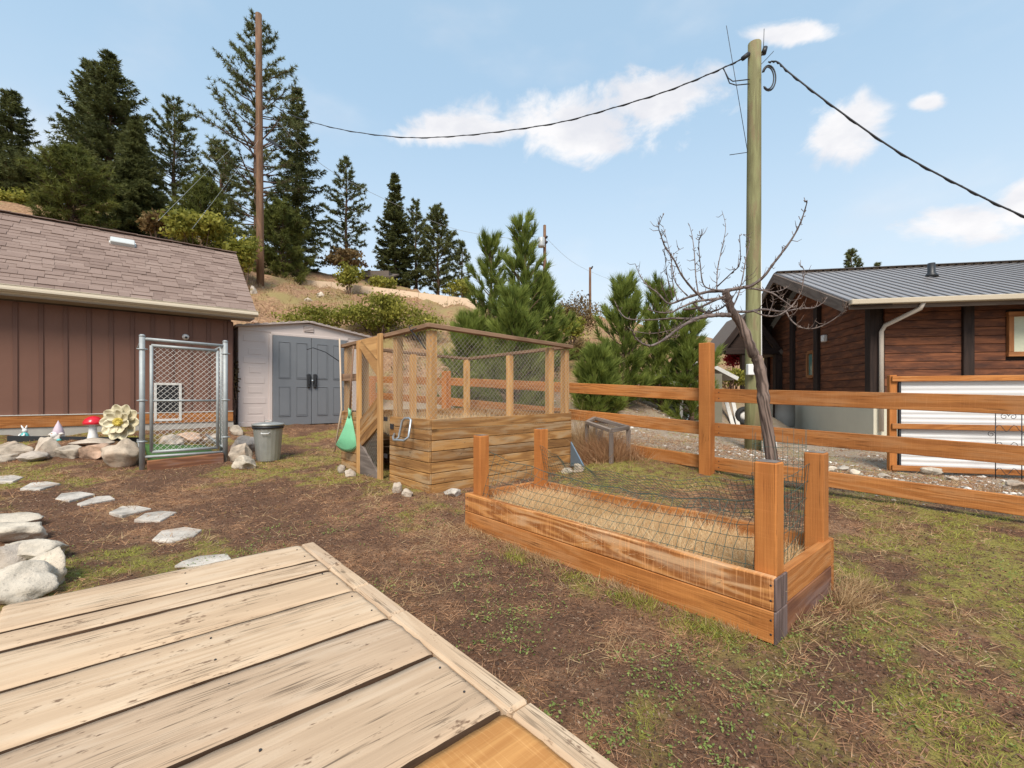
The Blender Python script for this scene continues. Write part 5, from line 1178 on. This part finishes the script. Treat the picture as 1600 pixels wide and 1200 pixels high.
    wd = {'fir': .034, 'pine': .024, 'young': .011}[kind]*(1 if kind == 'young' else max(.6, Y/30))
    if hw: wd = hw
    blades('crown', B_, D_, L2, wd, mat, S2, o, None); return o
conifer('fir_tree', 18, 138, 30, 62, 'fir', 'fir', 'dark fir cut by the left picture edge')
conifer('fir_tree', 172, 84, 29, 92, 'fir', 'fir', 'broad tall dark fir towering over the garage ridge', dens=1.3, ns=1.2)
conifer('fir_tree', 138, 92, 33, 62, 'fir', 'fir', 'slightly shorter dark fir touching the broad one on its left')
conifer('pine_tree', 272, 153, 33, 44, 'pine', 'pine', 'open crowned pine standing alone right of the broad fir', low=.12, dens=1.7, ns=1.4)
conifer('pine_tree', 345, 218, 33, 40, 'pine', 'pine', 'short dusky pine left of the brown pole', dens=1.4, ns=1.4)
conifer('pine_tree', 402, 30, 27, 74, 'pine', 'pine', 'tallest sparse pine directly behind the brown pole', low=.16, dens=1.9, ns=1.5)
conifer('fir_tree', 464, 136, 31, 60, 'fir', 'fir', 'tall fir right of the brown pole', dens=1.1)
conifer('pine_tree', 541, 248, 36, 34, 'pine', 'pine', 'slim pine with thin crown standing apart on the ridge', low=.1, dens=1.5, ns=1.2)
conifer('fir_tree', 617, 272, 38, 40, 'fir', 'fir', 'dense fir above the middle of the barrier', dens=1.2)
conifer('pine_tree', 650, 314, 40, 26, 'pine', 'pine', 'small pine between the dense fir and the bushy pine', dens=1.5, ns=1.3)
conifer('pine_tree', 684, 323, 38, 34, 'pine', 'pine', 'bushy pine at the right end of the ridge group', dens=1.9, ns=1.6)
conifer('pine_tree', 722, 379, 38, 20, 'pine', 'pine', 'tiny thin pine at the right end of the barrier', dens=.9)
conifer('pine_tree', 440, 318, 24.5, 46, 'pine', 'olive_pine', 'low leafy green pine in front of the tall fir', low=.02, dens=2.2, ns=1.6)
conifer('pine_tree', 318, 282, 21, 44, 'pine', 'olive_pine', 'low green pine left of the brown pole base', low=.02, dens=2.0, ns=1.5)
conifer('fir_tree', 212, 190, 24, 46, 'fir', 'fir', 'narrow dark fir at the right side of the broad fir', low=.02, dens=2.0, ns=1.5)
conifer('pine_tree', 112, 236, 20.5, 56, 'pine', 'olive_pine', 'wide light green pine above the garage roof', low=.0, dens=2.3, ns=1.7)
conifer('pine_tree', 30, 262, 27, 50, 'pine', 'fir', 'shadowy low pine at the left edge of the hill', low=.0, dens=2.0, ns=1.5)
GY = 'young pines behind the fence'
conifer('young_pine', 805, 478, 9.9, 58, 'young', 'young_pine', 'low young pine seen through the enclosure mesh', low=.02, dens=1.4, group=GY, ns=1.1)
conifer('young_pine', 735, 505, 10.6, 44, 'young', 'young_pine', 'small young pine seen through the left part of the mesh', low=.02, dens=1.2, group=GY)
conifer('young_pine', 818, 352, 12.0, 52, 'young', 'young_pine', 'bushy young pine behind the enclosure, its taller right half', low=.03, dens=1.15, group=GY, ns=.9)
conifer('young_pine', 766, 376, 12.6, 50, 'young', 'young_pine', 'bushy young pine behind the enclosure, its lower left half', low=.03, dens=1.15, group=GY, ns=.9)
conifer('young_pine', 848, 440, 13.0, 46, 'young', 'young_pine', 'small young pine at the right foot of the bushy one', low=.03, dens=1.2, group=GY)
conifer('young_pine', 976, 446, 10.6, 48, 'young', 'young_pine', 'left young pine of the group beyond the fence', low=.03, dens=1.05, group=GY, ns=.9)
conifer('young_pine', 1030, 456, 11.4, 46, 'young', 'young_pine', 'middle young pine of the group beyond the fence', low=.03, dens=1.0, group=GY)
conifer('young_pine', 1078, 494, 10.8, 46, 'young', 'young_pine', 'right young pine of the group beside the tall fence post', low=.03, dens=1.05, group=GY, ns=.9)
conifer('young_pine', 935, 560, 9.6, 40, 'young', 'young_pine', 'smallest young pine close to the fence', low=.02, dens=1.1, group=GY)
conifer('pine_tree', 1330, 388, 42, 22, 'pine', 'pine', 'pine tip showing above the log house roof', low=.3, dens=1.8, ns=1.6, group='trees behind the log house')
conifer('pine_tree', 1371, 408, 44, 14, 'pine', 'pine', 'smaller pine tip right of the other above the house roof', low=.3, dens=1.5, ns=1.4, group='trees behind the log house')
def shrub(u, v, Y, ru, rv_, mat, label, n=2600, size=.05, name='shrub', group='shrubs on the hillside', stems=9):
    c = P(u, v, Y); rx, rz_ = ru/F*Y, rv_/F*Y; g = G(c.x, c.y); o = thing(name, (c.x, c.y, g), label, 'shrub', group); parts = []
    K = 26; cl = rng.normal(size=(K, 3)); cl /= np.linalg.norm(cl, axis=1, keepdims=True); cl *= rng.uniform(.45, .95, (K, 1)); cen = np.array(c)+cl*np.array([rx, rx*.75, rz_])
    for k in range(stems):
        tp = Vector(cen[k]); b_ = Vector((c.x+random.uniform(-.2, .2)*rx, c.y+random.uniform(-.2, .2)*rx, g-.05)); parts.append(tubegeo([b_, b_.lerp(tp, .5)+Vector((random.uniform(-.1, .1), random.uniform(-.1, .1), .05)), tp], [.025, .015, .006], 5, False))
    V, Fc = joined(parts); L_ = Vector(o.location); mesh('stem', [tuple(Vector(v_)-L_) for v_ in V], Fc, 'pine_bark', o, Matrix.Translation(L_), True)
    ci = rng.integers(0, K, n); pts = cen[ci]+rng.normal(size=(n, 3))*np.array([rx, rx*.75, rz_])*.20; tone = rng.uniform(.1, .8, K)[ci]+rng.normal(0, .17, n)
    pts[:, 2] = np.maximum(pts[:, 2], gz(pts[:, 0], pts[:, 1])+.03)
    leaves('foliage', pts, size*rng.uniform(.6, 1.3, n), mat, tone, o); return o
shrub(592, 486, 15.5, 48, 28, 'shrub', 'big yellow green bush behind the shed, tallest part', 4200, .055)
shrub(500, 498, 15.2, 60, 18, 'shrub', 'yellow green bush just above the shed roof peak', 2600, .055)
shrub(650, 505, 15.8, 48, 22, 'shrub', 'low yellow green bush right of the shed roof', 1700, .055)
shrub(545, 430, 24, 20, 18, 'shrub', 'small green bush growing over the barrier', 1400, .09)
shrub(905, 492, 17.5, 38, 30, 'shrub_red', 'rusty brown shrub below the farthest pole', 3400, .045)
shrub(890, 510, 15, 24, 16, 'shrub_yellow', 'bright yellow green shrub beside the bushy young pine', 1400, .06)
shrub(905, 545, 14, 26, 14, 'shrub_red', 'dry brown shrub on the bank between young pines', 1500, .05)
shrub(378, 395, 19, 28, 28, 'shrub', 'olive shrub left of the brown pole base', 1600, .10)
shrub(305, 355, 19, 46, 20, 'shrub', 'olive scrub above the garage ridge', 2200, .10)
shrub(30, 318, 24, 45, 14, 'shrub', 'pale scrub at the left end of the garage ridge', 1500, .10)
shrub(255, 350, 20, 30, 14, 'shrub_red', 'dry reddish scrub above the garage ridge', 1200, .09)
shrub(540, 405, 32, 36, 14, 'shrub_red', 'dark red brown scrub on the ridge under the slim pine', 1500, .12)
shrub(598, 442, 27, 26, 9, 'shrub', 'low bush in front of the small hill house', 900, .09)
shrub(720, 452, 30, 24, 14, 'shrub', 'green scrub at the right end of the barrier', 1200, .10)
shrub(1148, 562, 18, 18, 12, 'red_leaf', 'crimson leaved shrub beside the porch post', 1300, .05, group='shrubs near the porch')
shrub(1140, 590, 15, 26, 14, 'shrub', 'green shrub below the crimson one', 1200, .05, group='shrubs near the porch')
shrub(365, 590, 10.2, 8, 40, 'shrub_red', 'scraggly vine in the gap between garage and shed', 420, .03, group='plants by the shed', stems=5)
shrub(1480, 700, 9.5, 10, 6, 'shrub', 'tiny weed at the foot of the log house', 120, .03, group='shrubs near the porch')

# ================================================================== GROUND COVER
def scatter(n, rmin, rmax, amin=-58, amax=58, pw=.75):
    r = rmin+(rmax-rmin)*rng.random(n)**(1/pw); a_ = np.radians(rng.uniform(amin, amax, n)); x, y = r*np.sin(a_), r*np.cos(a_); return x, y
BOX = []
def inside(x, y, o, ex, ey, lx, ly):
    a_ = (x-o[0])*ex[0]+(y-o[1])*ex[1]; b_ = (x-o[0])*ey[0]+(y-o[1])*ey[1]; return (a_ > lx[0]) & (a_ < lx[1]) & (b_ > ly[0]) & (b_ < ly[1])
def blocked(x, y):
    return inside(x, y, K0, D1, D2, (-.0, bedL), (0, bedW)) | inside(x, y, C0, D2, D1, (-.03, EW+.03), (-.03, EL+.03)) | inside(x, y, A0, -D1, D2, (0, 4.2), (-1.25, 0)) | inside(x, y, Q, -D2, D1, (-.02, 7), (-.05, 4)) | inside(x, y, s0, D2, D1, (0, SW), (0, SDp)) | inside(x, y, HQ, dL, dG, (0, HL), (0, HWd))
def keep(x, y, f): m = (rng.random(len(x)) < f) & ~blocked(x, y); return x[m], y[m], m
# green grass, in the patches where the ground is green
x, y = scatter(420000, 1.1, 11, pw=.95); g, d, fb, hl = masks(x, y); cl = fbm(x, y, 7, 2, 55); x, y, m = keep(x, y, g**1.3*np.clip((cl-.38)*4, 0, 1)*.9+.004)
z = gz(x, y); n = len(x); r = np.hypot(x, y); print('grass', n)
o = blades('grass', np.stack([x, y, z-.004], -1), rv(n)*np.array([.9, .9, .2])+np.array([0, 0, .8]), (.012+.032*rng.random(n)**1.5)*(.7+.7*cl[m]), .0015+.00035*r, 'green_blade', np.clip(.25+.6*cl[m]+rng.normal(0, .2, n), 0, 1)); tag(o, 'short green grass growing in patches over the yard', 'grass')
# dead straw lying on the soil
x, y = scatter(520000, 1.0, 12, pw=.95); g, d, fb, hl = masks(x, y); cl = fbm(x, y, 5, 3, 61); x, y, m = keep(x, y, (d*.5+.14)*np.clip((cl-.28)*3, .12, 1))
z = gz(x, y); n = len(x); r = np.hypot(x, y); print('straw', n)
o = blades('dead_grass', np.stack([x, y, z+.003], -1), rv(n)*np.array([1, 1, .22])+np.array([0, 0, .22]), .025+.05*rng.random(n), .0011+.00028*r, 'brown_blade', np.clip(cl[m]*1.2-.15+rng.normal(0, .28, n), 0, 1)); tag(o, 'brown dead grass matted over the soil', 'dead grass')
x, y = scatter(110000, 1.2, 9.5, pw=.95); g, d, fb, hl = masks(x, y); cl = fbm(x, y, 3, 3, 66); x, y, m = keep(x, y, np.clip((cl-.52)*5, 0, .8)*(.3+d))
n = len(x); r = np.hypot(x, y)
o = blades('straw', np.stack([x, y, gz(x, y)+.002], -1), rv(n)*np.array([1, 1, .35])+np.array([0, 0, .4]), .04+.07*rng.random(n), .0011+.00025*r, 'straw_blade', np.clip(.3+rng.random(n)*.6, 0, 1)); tag(o, 'pale straw scattered over the bare yard', 'straw')
# clover in the foreground
x, y = scatter(60000, 1.1, 4.5, pw=.9); cl = fbm(x, y, 2.2, 3, 71); c2 = fbm(x, y, 14, 2, 72); x, y, m = keep(x, y, np.clip((cl+spots(x, y, [(.6, 1.5, .8, .10)])-.50)*6, 0, 1)*np.clip((c2-.42)*5, 0, 1))
n = len(x); o = leaves('clover', np.stack([x, y, gz(x, y)+.006+.014*rng.random(n)], -1), .004+.005*rng.random(n), 'clover_leaf', np.clip(.5+rng.normal(0, .25, n), 0, 1), None, 'stuff', .55); tag(o, 'small clover leaves sprouting from dark soil', 'clover')
print('clover', n)
# crumbs of bark, soil and dry leaf
x, y = scatter(120000, 1.0, 9, pw=.9); x, y, m = keep(x, y, .9); n = len(x)
o = leaves('leaf_litter', np.stack([x, y, gz(x, y)+.004], -1), .002+.006*rng.random(n)**4+.0005*np.hypot(x, y), 'chip', np.clip(rng.random(n)**1.7, 0, 1), None, 'stuff', .6); tag(o, 'fine brown leaf litter over the soil', 'leaf litter')
# long dry grass at the foot of the raised bed and the fence
def line_grass(name, p0, p1, n, L, w, mat, label, spread=.05, lean=(0, 0)):
    f = rng.random(n); off = rng.normal(0, spread, (n, 2)); x = p0[0]+(p1[0]-p0[0])*f+off[:, 0]; y = p0[1]+(p1[1]-p0[1])*f+off[:, 1]; cl = fbm(x, y, 6, 2, int(p0[0]*10)+90); k = (rng.random(n) < np.clip((cl-.3)*3, 0.05, 1)) & ~blocked(x, y)
    x, y, cl = x[k], y[k], cl[k]; n = len(x)
    return tag(blades(name, np.stack([x, y, gz(x, y)-.003], -1), rv(n)*np.array([.55, .55, .2])+np.array([lean[0], lean[1], .8]), L*(.4+.9*rng.random(n)*cl), w, mat, np.clip(rng.random(n), 0, 1)), label, 'dry grass')
e_ = BP(-.05, .25); f_ = BP(-.12, bedW+.15); line_grass('dry_grass', e_, f_, 2600, .16, .0022, 'straw_blade', 'tall straw grass against the near end of the raised bed', .055, (.4, -.3))
line_grass('dry_grass', BP(.1, -.03), BP(bedL, -.04), 3600, .08, .002, 'straw_blade', 'short dry grass along the front of the raised bed', .035, (-.3, -.2))
line_grass('dry_grass', BP(.2, bedW+.1), BP(bedL, bedW+.12), 3200, .13, .0024, 'straw_blade', 'dry grass along the far side of the raised bed', .07)
line_grass('green_grass', BP(.1, -.09), BP(1.7, -.12), 3200, .07, .002, 'green_blade', 'fresh green grass along the front of the raised bed', .06)
line_grass('green_grass', DP(.3, .04), DP(1.0, .06), 900, .06, .002, 'green_blade', 'green grass tuft along the deck edge', .03)
wq = [GH(905, 712), GH(985, 720)]; line_grass('dry_weeds', wq[0], wq[1], 5200, .45, .003, 'rust_weed', 'rusty dry weeds around the grey frame table', .13)
wq = [P(900, 640, 6.6), P(925, 640, 6.5)]; line_grass('dry_weeds', wq[0], wq[1], 2200, .75, .003, 'straw_blade', 'tall pale dry weeds at the right end of the enclosure', .10)
# hillside tufts
x = rng.uniform(-16, 9, 60000); y = rng.uniform(10.5, 30, 60000); hl = masks(x, y)[3]; cl = fbm(x, y, 1.2, 3, 81); x, y, m = keep(x, y, hl*np.clip((cl-.45)*4, 0, 1)); n = len(x)
o = blades('hill_grass', np.stack([x, y, gz(x, y)-.02], -1), rv(n)*np.array([.7, .7, .2])+np.array([0, 0, 1]), .10+.22*rng.random(n), .012, 'straw_blade', np.clip(rng.random(n)*.8, 0, 1)); tag(o, 'dry grass tufts on the bare hillside', 'dry grass')
x = rng.uniform(-16, 9, 26000); y = rng.uniform(12.5, 27, 26000); hl = masks(x, y)[3]; cl = fbm(x, y, .9, 3, 85); c2 = fbm(x, y, 4, 2, 86); x, y, m = keep(x, y, hl*np.clip((cl-.48)*7, 0, 1)*np.clip((c2-.42)*6, 0, 1)); n = len(x)
o = leaves('hill_scrub', np.stack([x, y, gz(x, y)+.03+.30*rng.random(n)**1.5], -1), .035+.03*rng.random(n), 'scrub', np.clip(c2[m]*1.3-.2+rng.normal(0, .2, n), 0, 1), None, 'stuff', .2); tag(o, 'low dry scrub covering parts of the bare hillside', 'scrub')
# stones in the gravel beyond the fence
ico = bmesh.new(); bmesh.ops.create_icosphere(ico, subdivisions=1, radius=1); iv = np.array([v.co[:] for v in ico.verts]); if_ = np.array([[v.index for v in f.verts] for f in ico.faces]); ico.free()
x, y = rng.uniform(-3, 11, 30000), rng.uniform(3, 12, 30000); g, d, fb, hl = masks(x, y); cl = fbm(x, y, 1.3, 3, 91); x, y, m = keep(x, y, fb*np.clip((cl-.40)*3, 0.02, 1)*.55); n = len(x)
sz = .008+.030*rng.random(n)**5; V = (iv[None]*np.array([1, 1, .55])*(1+.25*rng.normal(size=(n, len(iv), 1)))*sz[:, None, None]+np.stack([x, y, gz(x, y)+.004], -1)[:, None]).reshape(-1, 3); T = (if_[None]+np.arange(n)[:, None, None]*len(iv)).reshape(-1, 3)
leafmat('pebble', (.30, .25, .20), (.72, .68, .62), .0, .9); o = leafobj('gravel', V, T, np.repeat(rng.random(n), len(iv)), 'pebble'); tag(o, 'pale gravel stones scattered beyond the fence', 'gravel')
x, y = scatter(26000, 1.0, 7.5, pw=.9); cl = fbm(x, y, 1.6, 3, 131); x, y, m = keep(x, y, np.clip((cl-.42)*4, .03, 1)); n = len(x)
sz = .003+.008*rng.random(n)**4; V = (iv[None]*np.array([1, 1, .7])*(1+.3*rng.normal(size=(n, len(iv), 1)))*sz[:, None, None]+np.stack([x, y, gz(x, y)+.001], -1)[:, None]).reshape(-1, 3); T = (if_[None]+np.arange(n)[:, None, None]*len(iv)).reshape(-1, 3)
leafmat('clod', (.07, .037, .024), (.22, .125, .078), .0, .95); o = leafobj('soil_clods', V, T, np.repeat(rng.random(n), len(iv)), 'clod'); tag(o, 'crumbled clods of dark soil over the yard', 'soil')
print('depths', YT, YT2, YT3, HY)
print('objects', len(bpy.data.objects), 'tris', sum(len(o.data.polygons) for o in bpy.data.objects if o.type == 'MESH'))
